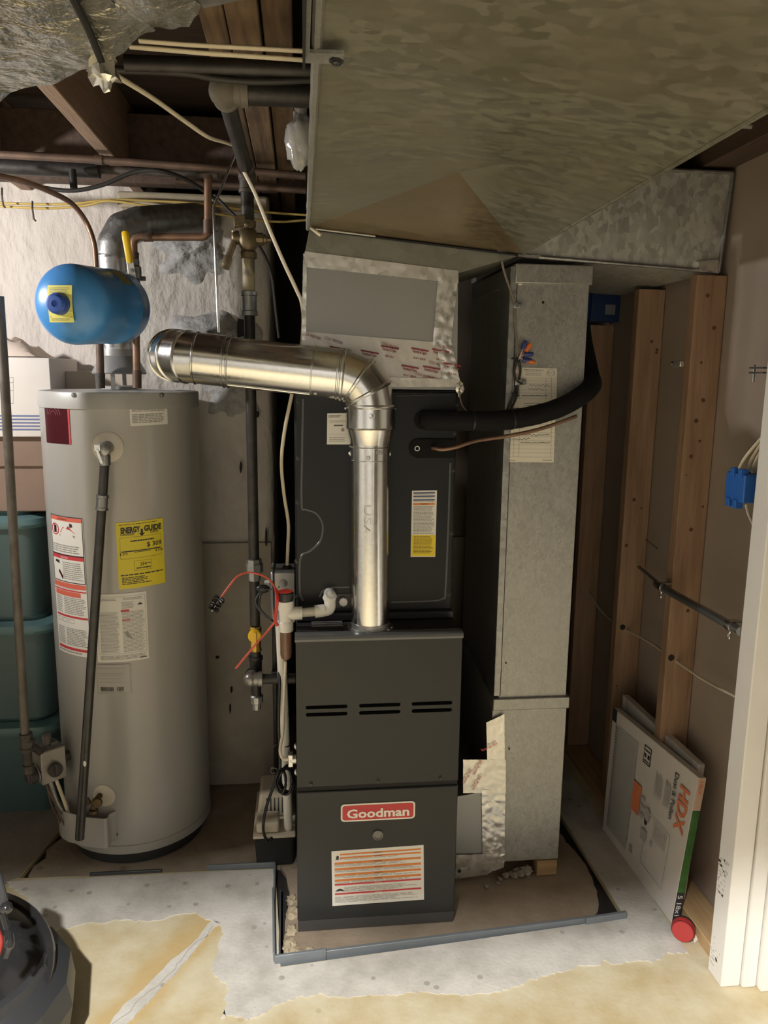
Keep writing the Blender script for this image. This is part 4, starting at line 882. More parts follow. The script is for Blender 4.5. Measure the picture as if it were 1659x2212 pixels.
# instruction sheet + rating plate
fn, w_, h_ = cmap(204, 1284, 322, 1424, slant=.004); L_ = Label(w_, h_, True); L_.rect(0, 0, 1, 1, 0); L_.frame(.03, .12, .97, .96, .004, 3); L_.lines(.08, .90, .45, .94, 2, 3, .5); L_.lines(.55, .90, .95, .94, 2, 3, .5); L_.rect(.08, .76, .50, .85, 3, 2) if False else None
L_.lines(.52, .78, .75, .88, 6, 3, .45); L_.poly([(.82, .82), (.9, .815), (.92, .835), (.86, .85)], 1); L_.lines(.08, .14, .46, .74, 34, 3, .42); L_.lines(.52, .14, .95, .74, 30, 3, .42); L_.rect(.50, .735, .66, .765, 2, 3); L_.rect(.52, .60, .67, .62, 2, 3); L_.lines(.06, .03, .95, .10, 4, 3, .5); L_.rect(.83, .03, .96, .045, 1, 3); L_.poly([(.55, .42), (.60, .46), (.66, .38), (.72, .32), (.60, .36)], 3, 3)
L_.emit(fn, 'instruction_sheet', MLAB, t)
fn, w_, h_ = cmap(208, 1434, 285, 1497); L_ = Label(w_, h_, True); L_.rect(0, 0, 1, 1, 4); L_.frame(.01, .01, .99, .99, .012, 3)
for v in (.85, .68, .62, .50, .38): L_.lines(.04, v, .9, v+.025, 1, 3, .6)
rg = random.Random(5)
for k in range(26): u = .10+.4*k/26; L_.rect(u, .10, u+.006+.006*rg.random(), .24, 1, 3)
for k in range(14): u = .58+.2*k/14; L_.rect(u, .10, u+.004+.006*rg.random(), .24, 1, 3)
L_.lines(.05, .03, .95, .07, 1, 3, .6); L_.emit(fn, 'rating_plate', MLAB[:4]+[mat('plate_grey', (.42, .40, .36), .5)], t)
# temperature and pressure relief valve with its discharge pipe
th, z, p = cylhit(233, 966); rad = V((math.cos(th), math.sin(th), 0))
g = G(); g.lathe([(.0, .004), (.016, .004), (.018, .006), (.038, .004), (.044, .001), (.0445, -.002)], p, rad, 40); build(g, 'valve_flange', mat('cream_plastic', (.62, .57, .48), .45), t)
pv = p+rad*.055; lat = V((-rad.y, rad.x, 0)); lat = lat if lat.x > 0 else -lat
g = G(); g.cyl(p, p+rad*.06, .016, 20); g.lathe([(.0, -.01), (.019, -.008), (.021, .004), (.018, .022), (.012, .026), (0, .027)], pv, rad, 24); g.lathe([(.016, -.045), (.0165, -.02), (.014, 0)], pv, (0, 0, 1), 20); rv = build(g, 'relief_valve', M_zinc, t)
g = G(); q = pv+rad*.026-lat*.012; dn_ = (V((0, 0, -1))+lat*.28).normalized(); g.obox(q+V((0, 0, .006)), lat, rad, (0, 0, 1), .008, .004, .009); g.obox(q+dn_*.018+rad*.006, lat, rad, dn_, .0042, .0012, .021); build(g, 'test_lever', mat('lever_steel', (.75, .75, .73), .3, .6), rv, bevel=.001)
d0 = pv+V((0, 0, -.04)); d1 = PY(172, 1812, d0.y-.055); dm = d0.lerp(d1, .20)
dirp = (d1-d0).normalized()
g = G(); g.cyl(d0, d1, .0132, 20); dp = build(g, 'discharge_pipe', mat('grey_iron_pipe', (.06, .057, .053), .35, .4, col2=(.04, .038, .036), vs=25), t)
pc = d0+dirp*((PY(220, 1085, d0.y).z-d0.z)/dirp.z)
g = G(); 
g.lathe([(.0135, -.022), (.018, -.021), (.018, -.014), (.0165, -.013), (.0165, .013), (.018, .014), (.018, .021), (.0135, .022)], pc, dirp, 24)
for k in range(8): a = math.pi*k/4; u_ = dirp.cross(V((0, 1, 0))).normalized(); v_ = dirp.cross(u_); g.obox(pc+(u_*math.cos(a)+v_*math.sin(a))*.0168, u_*math.cos(a)+v_*math.sin(a), dirp, (u_*-math.sin(a)+v_*math.cos(a)), .0012, .013, .0018)
build(g, 'pipe_coupling', M_zinc, dp)
ps = d0+dirp*((PY(187, 1630, d0.y).z-d0.z)/dirp.z)+V((.003, -.0128, 0)); g = G(); g.ball(ps, .006, 10, sc=(.8, .25, 1.6)); build(g, 'paint_dab', M_wht, dp)
# drain valve
th, z, p = cylhit(225, 1718); rad = V((math.cos(th), math.sin(th), 0)); lat = V((-rad.y, rad.x, 0)); lat = lat if lat.x > 0 else -lat
g = G(); g.lathe([(0, .003), (.034, .003), (.036, .001), (.036, -.003)], p, rad, 36); build(g, 'drain_flange', mat('cream_plastic', (.62, .57, .48), .45), t)
p2 = p-lat*.012; M_br2 = mat('drain_brass', (.12, .082, .038), .45, .6, var=.3, vs=30)
g = G(); g.cyl(p2+rad*.002, p2+rad*.04, .009, 14); g.cyl(p2+rad*.034+V((0, 0, .004)), p2+rad*.044+V((.0, 0, -.022)), .0095, 14, r2=.011); g.lathe([(.014, -.004), (.014, .006), (.010, .007)], p2+rad*.046+V((0, 0, -.028)), (0, 0, 1), 16); g.lathe([(.0, 0), (.014, .001), (.017, .005), (.014, .010), (0, .011)], p2+rad*.045+lat*.012+V((0, 0, .004)), (rad+lat*.5), 10); g.lathe([(.0, 0), (.012, .001), (.013, .007), (0, .008)], p2+rad*.04-lat*.018+V((0, 0, .003)), (rad-lat*.4), 10); build(g, 'drain_valve', M_br2, t)
# burner skirt: a bent cover across the front of the base
th0 = math.radians(-88); 
sk = []   # plan outline from left to right, from pixels on an upper edge line
zt, zb_ = PY(200, 1752, 2.26).z, PY(200, 1822, 2.26).z
zt, zb_ = .198, .098
pl_top = [(125, 1755), (128, 1762), (142, 1768), (158, 1764), (168, 1756), (182, 1752), (205, 1753), (228, 1756), (236, 1752), (250, 1752)]
yy = [2.36, 2.315, 2.285, 2.272, 2.262, 2.252, 2.243, 2.238, 2.262, 2.278]
crv = [PY(px, 1755, y) for (px, _), y in zip(pl_top, yy)]; crv = spline([V((c.x, c.y, 0)) for c in crv], 5)
g = G(); n_ = len(crv); vs = []
for c in crv:
    zo = .006*math.sin((c.x-crv[0].x)*40); vs += [V((c.x, c.y, zb_)), V((c.x, c.y, zt)), V((c.x, c.y+.003, zt)), V((c.x, c.y+.003, zb_))]
fs = []
for i in range(n_-1):
    for k in range(4): fs.append((i*4+k, i*4+(k+1) % 4, (i+1)*4+(k+1) % 4, (i+1)*4+k))
fs += [(0, 1, 2, 3), tuple((n_-1)*4+k for k in (3, 2, 1, 0))]
g.add(vs, fs); build(g, 'burner_cover', M_tank, t, ang=40)
th, z, p = cylhit(252, 1802); g = G(); g.ball(p, .006, 10, sc=(.6, .6, 1.1)); build(g, 'cover_hole', M_blackm, t)
# gas control on the left front
a = math.radians(-139); rad = V((math.cos(a), math.sin(a), 0)); sid = V((-rad.y, rad.x, 0)); sid = sid if sid.y < 0 else -sid
cc_ = PY(122, 1650, TC.y+(TR+.07)*rad.y-.02); zc_ = cc_.z-.005
cen_ = V((TC.x, TC.y, 0))+rad*(TR+.062)+V((0, 0, zc_)); 
# shift sideways so that the near edge falls where the photograph has it
gc = thing('gas_control_valve', 'metal gas control box with dial on the lower left of the water heater', 'gas valve', cen_+V((0, 0, -.06)))
g = G(); g.obox(cen_, rad, sid, (0, 0, 1), .038, .034, .053); gb = build(g, 'control_box', mat('control_metal', (.42, .38, .33), .38, .6, var=.15, vs=20), gc, bevel=.003)
g = G(); g.obox(cen_+V((0, 0, -.010)), rad, sid, (0, 0, 1), .0385, .0325, .0012); build(g, 'seam', M_ironold, gb)
g = G(); g.cyl(cen_+rad*.035+V((0, 0, -.024)), cen_+rad*.068+V((0, 0, -.024)), .026, 28); g.cyl(cen_+rad*.064+V((0, 0, -.024)), cen_+rad*.074+V((0, 0, -.024)), .022, 28, r2=.018); build(g, 'temperature_dial', mat('dial_dark', (.045, .035, .038), .4), gc, bevel=.002)
g = G(); g.lathe([(.027, 0), (.029, .001), (.029, .003), (.027, .004)], cen_+rad*.040+V((0, 0, -.024)), rad, 28); build(g, 'dial_ring', M_steel, gc)
g = G(); g.cyl(cen_+V((0, 0, .045)), cen_+V((0, 0, .060)), .016, 18); g.obox(cen_+V((0, 0, .056))-rad*.012, rad, sid, (0, 0, 1), .010, .018, .012); g.lathe([(.014, 0), (.014, .03), (.010, .036), (0, .037)], cen_+V((0, 0, .062))+rad*.004, (0, 0, 1), 14); build(g, 'pilot_knob', mat('knob_grey', (.11, .10, .09), .5), gc)
g = G(); g.cyl(cen_+sid*.030+V((0, 0, -.012)), cen_+sid*.048+V((0, 0, -.012)), .022, 20); g.obox(cen_+sid*.05+V((0, 0, -.006)), rad, sid, (0, 0, 1), .005, .006, .018); build(g, 'gas_cock_knob', mat('knob_black', (.05, .043, .037), .45), gc, bevel=.002)
L_ = Label(.06, .05); L_.lines(.08, .35, .92, .95, 5, 0, .55); q0 = cen_+sid*.0328; L_.emit(flatmap(q0+V((0, 0, .044))+rad*.034, q0+V((0, 0, .044))-rad*.034, q0+V((0, 0, -.006))+rad*.034, q0+V((0, 0, -.006))-rad*.034, sid), 'print', [M_ink2], gb)
g = G(); g.cyl(cen_-rad*.03, V((TC.x, TC.y, 0))+rad*(TR-.004)+V((0, 0, zc_)), .016, 16); build(g, 'nipple', M_ironold, gc)
e0 = cen_+sid*.02+V((0, 0, -.046))
for k, (off, r_, mm, e) in enumerate(((-.012, .008, M_zinc, (0, .02)), (.006, .0055, M_romex, (.015, 0)), (-.02, .003, M_copperold, (-.01, .01)), (-.028, .0025, M_copperold, (.012, -.02)))):
    s0 = e0+rad*(-off)*1.0; e1 = V((PY(148-6*k, 1760, 2.30).x+e[0], 2.305+e[1]*.5, zt-.05)); mid = s0.lerp(e1, .5)+V((.012*(k % 2)-.006, -.01, 0)); g = G(); g.tube(spline([s0, mid, e1], 8), r_, 10); build(g, 'burner_tube', mm, gc)
# draft hood and vent of the heater
hv = thing('draft_hood', 'grey flared draft hood on legs on top of the water heater', 'draft hood', (TC.x+.012, TC.y, TZ1+.004))
xh = PY(253, 700, TC.y).x; zh0 = PY(253, 808, TC.y).z
g = G(); g.lathe([(.052, .075), (.053, .055), (.060, .045), (.078, .012), (.082, .004), (.080, .0), (.074, .006), (.050, .045)], (xh, TC.y, zh0), n=48); build(g, 'cone', mat('hood_grey', (.34, .34, .33), .45, .4, var=.15, vs=8), hv)
for a in (-160, -95, -20, 90):
    g = G(); c = V((xh+.066*math.cos(math.radians(a)), TC.y+.066*math.sin(math.radians(a)), 0)); g.box(c.x-.006, c.x+.006, c.y-.002, c.y+.002, TZ1+.002, zh0+.02); build(g, 'leg', M_zinc, hv)
g = G(); g.lathe([(.055, 0), (.055, .010), (.045, .012), (.044, .003)], (xh, TC.y, TZ1+.004), n=36); build(g, 'flue_ring', M_tanklid, hv)
vt = thing('heater_vent', 'dull galvanized vent pipe curving from the heater up into the chimney', 'vent pipe', (xh, TC.y, zh0+.06))
ztop = PY(250, 555, TC.y).z; rv_ = .0505
g = G(); g.tube([V((xh, TC.y, zh0+.05)), V((xh, TC.y, ztop))], rv_, 40); rim_(g, V((xh, TC.y, ztop-.004)), (0, 0, 1), rv_, .002); build(g, 'vertical_pipe', galv('vent_galv', (.38, .385, .385), (.62, .62, .61), 55, .34, .9), vt)
end = PY(455, 470, 2.765); q1 = PY(275, 505, TC.y+.02); q2 = PY(300, 495, TC.y+.03)
vp_ = [V((xh, TC.y, ztop)), V((xh+.004, TC.y, ztop+.035)), V((xh+.028, TC.y+.012, ztop+.082)), V((xh+.075, TC.y+.035, ztop+.105)), end+V((0, .0, 0))]
for i in range(4):
    g = G(); g.tube([vp_[i], vp_[i+1]], rv_, 40); g.ball(vp_[i+1], rv_*1.0, 24) if i < 3 else None; build(g, 'elbow_gore' if i < 3 else 'sloping_pipe', M_galvold, vt, ang=25)
# ------------------------------------------------------------------ expansion tank
e0 = V((-.573, 2.127, PY(152, 658, 2.127).z)); e1 = V((-.508, 2.375, PY(248, 664, 2.375).z)); ea = (e1-e0).normalized(); Lt = .345; er = .1015
t = thing('expansion_tank', 'round-ended blue thermal expansion tank hanging in front of the chimney', 'expansion tank', (-.56, 2.21, 1.63))
prof = []
for k in range(13): a = math.pi/2*k/12; prof.append((er*math.sin(a), .062*(1-math.cos(a))))
prof += [(er, .10), (er, .14), (er, .145), (er, Lt-.105), (er+.0014, Lt-.104), (er+.0014, Lt-.098), (er, Lt-.097), (er, Lt-.062)]
for k in range(1, 13): a = math.pi/2*k/12; prof.append((er*math.cos(a) if k < 12 else 0, Lt-.062+.062*math.sin(a)))
s0 = e0-ea*.068
g = G(); g.lathe(prof, s0, ea, 56); build(g, 'shell', M_blue, t, ang=60)
uu = V((ea.y, -ea.x, 0)); 
L_ = Label(.066, .09); L_.rect(0, 0, 1, 1, 0); L_.lines(.08, .78, .9, .95, 4, 1, .3); L_.rect(.03, .30, .97, .312, 1, 2); L_.rect(.03, .14, .97, .155, 1, 2); L_.lines(.08, .03, .9, .12, 3, 1, .3)
sc_ = s0+V((0, 0, .0)); 
def stick(u, v, o): 
    x = (u-.5)*.066; z = (v-.5)*.090; r2 = x*x+z*z; rr = min(.99, math.sqrt(r2)/er); dep = .062*(1-math.sqrt(1-rr*rr)) if abs(x) < .05 else .02
    return sc_+uu*x*-1*-1+V((0, 0, z))+ea*(dep*.55-.004-o)
L2 = Label(.066, .09); L2.rect(0, 0, 1, 1, 0); g = G(); vs = []; nn = 8
for j in range(nn+1):
    for i in range(nn+1): vs.append(stick(i/nn, j/nn, 0))
g.add(vs, [(j*(nn+1)+i, j*(nn+1)+i+1, (j+1)*(nn+1)+i+1, (j+1)*(nn+1)+i) for j in range(nn) for i in range(nn)])
st_ = build(g, 'yellow_sticker', M_yel_st, t); L_.it = L_.it[1:]; L_.emit(stick, 'sticker_print', [M_yel_st, M_ink2], st_)['kind'] = 'stuff'
g = G(); g.lathe([(.027, 0), (.028, .01), (.025, .026), (.019, .031), (.008, .032), (.007, .029), (0, .029)], s0+ea*.004, -ea, 32); build(g, 'valve_cap', M_bluecap, t)
g = G(); wv = V((0, 0, 1)); 
vs = []
for j in range(9):
    for i in range(9):
        an = math.radians(128-9*0-38*j/8); h_ = .155+.05*i/8; vs.append(s0+ea*h_+(uu*-math.cos(an)+wv*math.sin(an))*(er+.0008) if False else s0+ea*h_+((-uu if uu.y > 0 else uu)*math.sin(math.radians(20+38*(1-j/8)))*0+V((0, 0, 0))))
# side sticker on the upper flank that faces the viewer
side = uu if uu.y < 0 else -uu
vs = []
for j in range(9):
    for i in range(7):
        an = math.radians(34+34*j/8); h_ = .165+.060*i/6+.010*j/8; vs.append(s0+ea*h_+(side*math.cos(an)+V((0, 0, 1))*math.sin(an))*(er+.0009))
g = G(); g.add(vs, [(j*7+i, j*7+i+1, (j+1)*7+i+1, (j+1)*7+i) for j in range(8) for i in range(6)]); build(g, 'dusty_sticker', mat('dusty_yellow', (.36, .33, .12), .7, col2=(.25, .23, .13), vs=60), t)
g = G(); g.cyl(s0+ea*(Lt-.01), V((-.490, 2.42, 1.735)), .012, 16); g.lathe([(.018, 0), (.018, .02), (.013, .022)], s0+ea*(Lt-.004), ea, 8); build(g, 'inlet_nipple', M_brass, t)
# ------------------------------------------------------------------ copper water lines of the heater
yc = 2.41
def pc_(px, py, y=yc): return PY(px, py, y)
t = thing('cold_water_pipe', 'copper cold water line with a yellow-handled ball valve above the heater', 'pipe', pc_(296, 832))
pth = arc([pc_(296, 836), pc_(294, 735), pc_(288, 512), pc_(449, 512), pc_(449, 380)], .022)
g = G(); g.tube(pth, .0112, 16); build(g, 'tube', M_copper, t)
for p_, q_ in (((296, 838), (296, 800)), ((449, 505), (449, 475)), ((310, 512), (330, 512)), ((449, 378), (449, 388)), ((290, 560), (290, 545))):
    g = G(); g.cyl(pc_(*p_), pc_(*q_), .0135, 16); build(g, 'solder_joint', M_copperold, t)
g = G(); c = pc_(290, 590); g.lathe([(.0125, -.040), (.016, -.038), (.016, -.022), (.021, -.016), (.021, .016), (.016, .022), (.016, .038), (.0125, .040)], c, (0, 0, 1), 12); g.cyl(c+V((0, 0, -.015)), c+V((.032, 0, -.015)), .0065, 10); g.cyl(c, c+V((0, -.03, .0)), .009, 12); bv = build(g, 'ball_valve', M_zinc, t)
hb = pc_(283, 578, yc-.032); ht = pc_(270, 502, yc-.038)
g = G(); ah = (ht-hb).normalized(); g.obox(hb.lerp(ht, -.05), ah.cross(V((0, 1, 0))), (0, 1, 0), ah, .010, .0015, .03); build(g, 'lever', M_steel, bv, bevel=.001)
g = G(); P_ = [hb.lerp(ht, k) for k in (.12, .2, .5, .85, 1.0, 1.04)]; g.tube(P_, [.006, .0105, .0105, .011, .010, .006], 14, flat=.45); build(g, 'yellow_handle', M_yellow, bv)
g = G(); g.lathe([(.006, 0), (.006, .005), (0, .006)], hb+V((.003, -.002, -.008)), (0, -1, 0), 6); build(g, 'handle_nut', M_zinc, bv)
t = thing('hot_water_pipe', 'copper hot water line bending up and left from the heater', 'pipe', pc_(217, 834))
g = G(); g.tube([pc_(217, 836), pc_(217, 800), pc_(212, 640)], .0112, 16); build(g, 'riser', M_copperold, t)
g = G(); g.tube([pc_(217, 838), pc_(217, 806)], .0135, 16); build(g, 'fitting', M_ironold, t)
g = G(); g.tube(spline([pc_(212, 650), pc_(208, 580), pc_(203, 525), pc_(185, 478), pc_(155, 440, 2.36), pc_(110, 415, 2.30), pc_(50, 392, 2.24), pc_(-30, 375, 2.18)], 6), .0075, 12); build(g, 'soft_copper_bend', M_copper, t)
# ------------------------------------------------------------------ gas line to the furnace
yg = 2.20
def pg(px, py, y=yg): return PY(px, py, y)
xg = pg(541, 800).x
def gz(py): return V((xg, yg, pg(541, py).z))
t = thing('gas_pipe', 'black iron gas drop with bronze cock, union and yellow shutoff left of the furnace', 'gas pipe', gz(1520))
zt_ = 2.075
pf = PZ(507, 230, zt_+.02)
g = G(); g.tube([gz(505), V((xg, yg, 2.05))], .0175, 20); g.tube(arc([V((xg, yg, 1.99)), V((xg, yg, 2.078)), V((xg-.005, 1.64, 2.085))], .02), .0175, 20); build(g, 'upper_pipe', M_iron, t)
g = G(); g.lathe([(.0225, -.02), (.0225, -.012), (.020, -.010), (.020, .012), (.023, .014), (.023, .022)], V((xg, yg, 2.045)), (0, 0, 1), 20); g.lathe([(.0225, -.016), (.0225, .012)], V((xg, yg-.04, 2.079)), (0, 1, 0), 20); g.ball(V((xg, yg, 2.068)), .024, 18); build(g, 'upper_elbow', M_ironold, t)
ye = 1.63
g = G(); g.ball(V((xg-.005, ye, 2.088)), .031, 20); g.lathe([(.025, 0), (.025, .03), (.028, .031), (.028, .045)], V((xg-.005, ye, 2.088)), (1, 0, 0), 22); g.lathe([(.025, 0), (.025, .025), (.027, .026), (.027, .04)], V((xg-.005, ye, 2.088)), (0, 1, 0), 22); build(g, 'street_elbow', mat('dusty_iron', (.20, .18, .145), .7, .2, var=.3, vs=20), t)
g = G(); g.tube([V((xg+.03, ye, 2.088)), V((.5, ye+.01, 2.095))], .0235, 20); build(g, 'ceiling_run', M_iron, t)
# bronze gas cock
g = G(); c = gz(518); g.lathe([(.018, -.050), (.023, -.048), (.023, -.034), (.019, -.028), (.026, -.018), (.028, 0), (.026, .018), (.019, .028), (.022, .034), (.022, .048), (.018, .05)], c, (0, 0, 1), 12); g.lathe([(.017, 0), (.017, .028), (.013, .030), (.013, .036), (.008, .038), (.008, .05), (.0, .05)], c+V((.012, 0, .002)), (1, 0, 0), 10); g.lathe([(.017, 0), (.018, .026), (.014, .03), (0, .031)], c+V((-.012, 0, .004)), (-1, 0, 0), 16); ck_ = build(g, 'gas_cock', M_bronze, t)
l0 = c+V((-.036, -.006, .012)); l1 = pg(488, 575, yg-.03)
g = G(); g.tube(spline([l0+V((0, 0, .010)), l0, l0.lerp(l1, .35)+V((.004, 0, 0)), l0.lerp(l1, .75), l1, l1+(l1-l0).normalized()*.008], 5), [.007]*5+[.0075]*5+[.009]*5+[.0125]*5+[.011]*5+[.004], 14, flat=.7); build(g, 'lever_handle', mat('handle_bronze', (.27, .22, .14), .4, .6), ck_)
p_ = pg(517, 492); g = G(); g.obox(c+V((-.020, -.012, .045)), (1, 0, .2), (0, 1, 0), (0, 0, 1), .016, .010, .014); g.lathe([(.008, 0), (.008, .006), (0, .008)], c+V((.0, -.024, .034)), (0, -1, 0), 8); build(g, 'clamp', M_bronze, ck_, bevel=.002)
g = G(); g.tube([gz(540), gz(650)], .0168, 20); build(g, 'painted_pipe', mat('flaking_paint', (.34, .29, .18), .6, col2=(.12, .10, .07), vs=22, ramp=(.42, .55)), t)
g = G(); g.lathe([(.0172, -.034), (.023, -.033), (.023, -.022), (.0205, -.020), (.0205, .018), (.023, .020), (.023, .030), (.0172, .032)], gz(655), (0, 0, 1), 20); build(g, 'coupling', M_zinc, t)
g = G(); g.tube([gz(670), gz(1220)], .0150, 20); build(g, 'drop_pipe', M_iron, t)
g = G(); g.lathe([(.0155, -.036), (.0185, -.035), (.0185, -.012), (.026, -.010), (.026, .014), (.022, .018), (.022, .028), (.016, .030)], gz(1228), (0, 0, 1), 8); build(g, 'union', M_zinc, t)
g = G(); g.tube([gz(1235), gz(1350)], .0150, 20); build(g, 'nipple', M_iron, t)
g = G(); g.lathe([(.0165, -.045), (.019, -.04), (.0165, -.035), (.0165, .012), (.0185, .014), (.0185, .03), (.0165, .032)], gz(1375), (0, 0, 1), 8); vb = build(g, 'shutoff_body', M_brass, t)
c = gz(1368)+V((0, -.024, 0)); g = G(); g.lathe([(.0, .008), (.018, .008), (.020, .004), (.020, -.004), (.012, -.006)], c, (0, -1, 0), 24); g.obox(c+V((.001, -.012, -.014)), (1, 0, -.06), (0, 1, 0), (0, 0, 1), .0042, .006, .030); build(g, 'yellow_knob', M_yellow, vb, bevel=.001)
g = G(); g.tube([gz(1395), gz(1420)], .0150, 16); build(g, 'nipple', M_iron, t)
zt2 = gz(1437).z
g = G(); g.lathe([(.021, -.045), (.021, -.034), (.018, -.033), (.018, .016), (.021, .018), (.021, .028)], V((xg, yg, zt2)), (0, 0, 1), 20); g.lathe([(.018, 0), (.018, .03), (.0215, .031), (.0215, .042)], V((xg, yg, zt2-.012)), (-.25, -1, -.12), 20); build(g, 'tee', M_iron, t)
ze = PY(600, 1467, yg-.07).z
ce = V((xg-.012, yg-.065, ze)); g = G(); g.ball(ce, .0215, 18); g.lathe([(.019, 0), (.019, .022), (.022, .023), (.022, .034)], ce, (1, 0, 0), 20); g.lathe([(.019, 0), (.019, .02)], ce, (.2, 1, .25), 18); build(g, 'elbow', mat('bright_iron', (.30, .285, .26), .35, .7, var=.25, vs=20), t)
g = G(); g.tube([ce+V((.02, 0, 0)), V((.0, yg-.065, ze-.002))], .0145, 18); build(g, 'burner_branch', M_iron, t)
g = G(); g.tube([gz(1452), gz(1505)], .0145, 18); build(g, 'drip_leg', M_iron, t)
g = G(); g.lathe([(.0, -.040), (.013, -.038), (.014, -.020), (.0195, -.016), (.0205, .004), (.016, .008)], gz(1506), (0, 0, 1), 10); build(g, 'drip_cap', M_zinc, t)
# ------------------------------------------------------------------ condensate trap
yt = 2.0
t = thing('condensate_trap', 'white PVC condensate trap with red-capped overflow switch', 'drain trap', PY(618, 1425, yt))
def pt(px, py, y=yt): return PY(px, py, y)
xt = pt(617, 1340).x
def tz(py): return V((xt, yt, pt(617, py).z))
g = G(); g.lathe([(.0205, 0), (.0205, (tz(1302)-tz(1362)).z*.30), (.0175, (tz(1302)-tz(1362)).z*.36), (.0175, (tz(1302)-tz(1362)).z*.7), (.0205, (tz(1302)-tz(1362)).z*.8), (.0205, (tz(1295)-tz(1362)).z)], tz(1362), (0, 0, 1), 32); g.cyl(tz(1325), V((pt(652, 1325).x, yt, tz(1325).z)), .0165, 24); g.cyl(V((pt(632, 1325).x, yt, tz(1325).z)), V((pt(653, 1325).x, yt, tz(1325).z)), .0175, 24); build(g, 'tee_body', M_pvc, t)
a = V((pt(653, 1325).x, yt, tz(1325).z)); b = V((pt(706, 1322).x, yt+.006, tz(1322).z)); e = V((pt(713, 1296).x, yt+.02, pt(713, 1296).z)); f_ = V((e.x, yC, e.z+.004))
g = G(); g.cyl(a+V((-.01, 0, 0)), b, .0125, 22); build(g, 'cross_pipe', M_pvct, t)
g = G(); g.cyl(V((pt(680, 1322).x, yt+.003, tz(1323).z)), V((pt(700, 1322).x, yt+.005, tz(1322).z)), .0172, 24); g.tube(arc([V((pt(694, 1322).x, yt+.005, tz(1322).z)), V((e.x, yt+.008, tz(1322).z)), e], .02), .0155, 22); g.tube(arc([e+V((0, -.001, -.012)), e+V((0, 0, .005)), f_], .015), .0155, 22); g.lathe([(.0185, -.012), (.0185, .004), (.016, .006)], e+V((.001, -.004, .006)), (.25, -.5, .8), 8); build(g, 'drain_elbow', M_pvc, t)
g = G(); g.lathe([(.0215, 0), (.0222, .004), (.0222, .022), (.020, .024), (0, .0245)], tz(1297), (0, 0, 1), 32); ccap = build(g, 'switch_cap', M_black, t)
g = G(); g.lathe([(.019, .0245), (.019, .0262), (0, .0264)], tz(1297), (0, 0, 1), 32); build(g, 'red_disc', M_red, ccap)
g = G(); zb2 = pt(617, 1425).z; g.lathe([(0, zb2), (.008, zb2+.001), (.0135, zb2+.007), (.0155, zb2+.017), (.0155, tz(1358).z)], V((xt, yt, 0)), (0, 0, 1), 28); build(g, 'clear_cup', M_trap, t)
g = G(); P_ = [pt(596, 1275, 2.03), pt(590, 1262, 2.03), pt(575, 1247, 2.02), pt(553, 1239, 2.02), pt(532, 1237, 2.02), pt(512, 1246, 2.01), pt(495, 1266, 2.0), pt(478, 1290, 1.99), pt(470, 1305, 1.985)]
g.tube(spline(P_, 6), .0027, 8); 
br_ = thing('cleaning_brush', 'red wire cleaning brush with black bristle head hung on the condensate trap', 'brush', P_[-1]+V((0, 0, -.03)))
br_w = build(g, 'wire', M_redw, br_)
g = G(); g.tube([pt(596, 1342, 1.975), pt(552, 1392, 1.97), pt(509, 1444, 1.965)], .0029, 8); build(g, 'wire', M_redw, br_)
g = G(); g.tube(spline([pt(596, 1272, 2.01), pt(599, 1290, 1.975), pt(597, 1318, 1.972), pt(594, 1340, 1.972), pt(600, 1352, 1.972)], 5), .0045, 8, flat=.5); build(g, 'clip', M_red, br_)
bd_ = (pt(462, 1318)-pt(478, 1292)).normalized(); bc_ = pt(468, 1303, 1.985)
g = G(); rg = random.Random(4); u_ = bd_.cross(V((0, 1, 0))).normalized(); v_ = bd_.cross(u_)
for k in range(150):
    a = rg.random()*6.28; l_ = (rg.random()-.5)*.040; q_ = bc_+bd_*l_; d_ = (u_*math.cos(a)+v_*math.sin(a)+bd_*(rg.random()-.5)*.4).normalized(); g.tube([q_, q_+d_*.016], [.0011, .0007], 4)
build(g, 'bristles', M_black, br_, kind='stuff')
g = G(); g.tube([bc_-bd_*.02, bc_+bd_*.026], .0016, 6); build(g, 'twisted_core', M_steel, br_)
# ------------------------------------------------------------------ junction box and switch wiring
t = thing('junction_box', 'grey metal electrical box fixed to the left side of the coil cabinet', 'electrical box', PY(610, 1360, 2.2))
x0 = PY(584, 1240, 2.17).x; x1 = CX0-.002; z1 = PY(600, 1236, 2.17).z; z0 = PY(600, 1345, 2.17).z; yj0, yj1 = 2.165, 2.275
M_jb = mat('box_steel', (.36, .36, .355), .35, .75, var=.12, vs=12)
g = G(); g.box(x0+.010, x1, yj0, yj1, z0, z1); jb = build(g, 'box', M_jb, t, bevel=.003)
g = G(); g.box(x0, x0+.012, yj0-.004, yj1+.004, z0-.004, z1+.004); build(g, 'cover', M_jb, t, bevel=.006)
for (px, py, r_) in ((612, 1260, .012), (618, 1282, .014), (603, 1268, .003)):
    p = PY(px, py, yj0); g = G(); g.lathe([(r_, 0), (r_, .0012), (r_*.9, .0016), (0, .0012)], p, (0, -1, 0), 24); build(g, 'knockout', mat('knock_grey', (.22, .22, .215), .35, .7), jb)
pk = V((PY(620, 1222, 2.22).x, 2.22, z1)); g = G(); g.lathe([(.014, 0), (.014, .005), (.009, .008), (.008, .004)], pk, (0, 0, 1), 20); build(g, 'cable_grommet', M_black, jb)
g = G(); p = PY(577, 1262, 2.13); g.box(p.x-.008, p.x+.006, 2.13, 2.16, p.z-.006, p.z+.004); build(g, 'switch_tab', M_wht, jb)
g = G(); p = PY(568, 1272, 2.12); g.ball(p, .018, 14, sc=(1.1, .5, .7)); build(g, 'toggle_switch', M_black, jb)
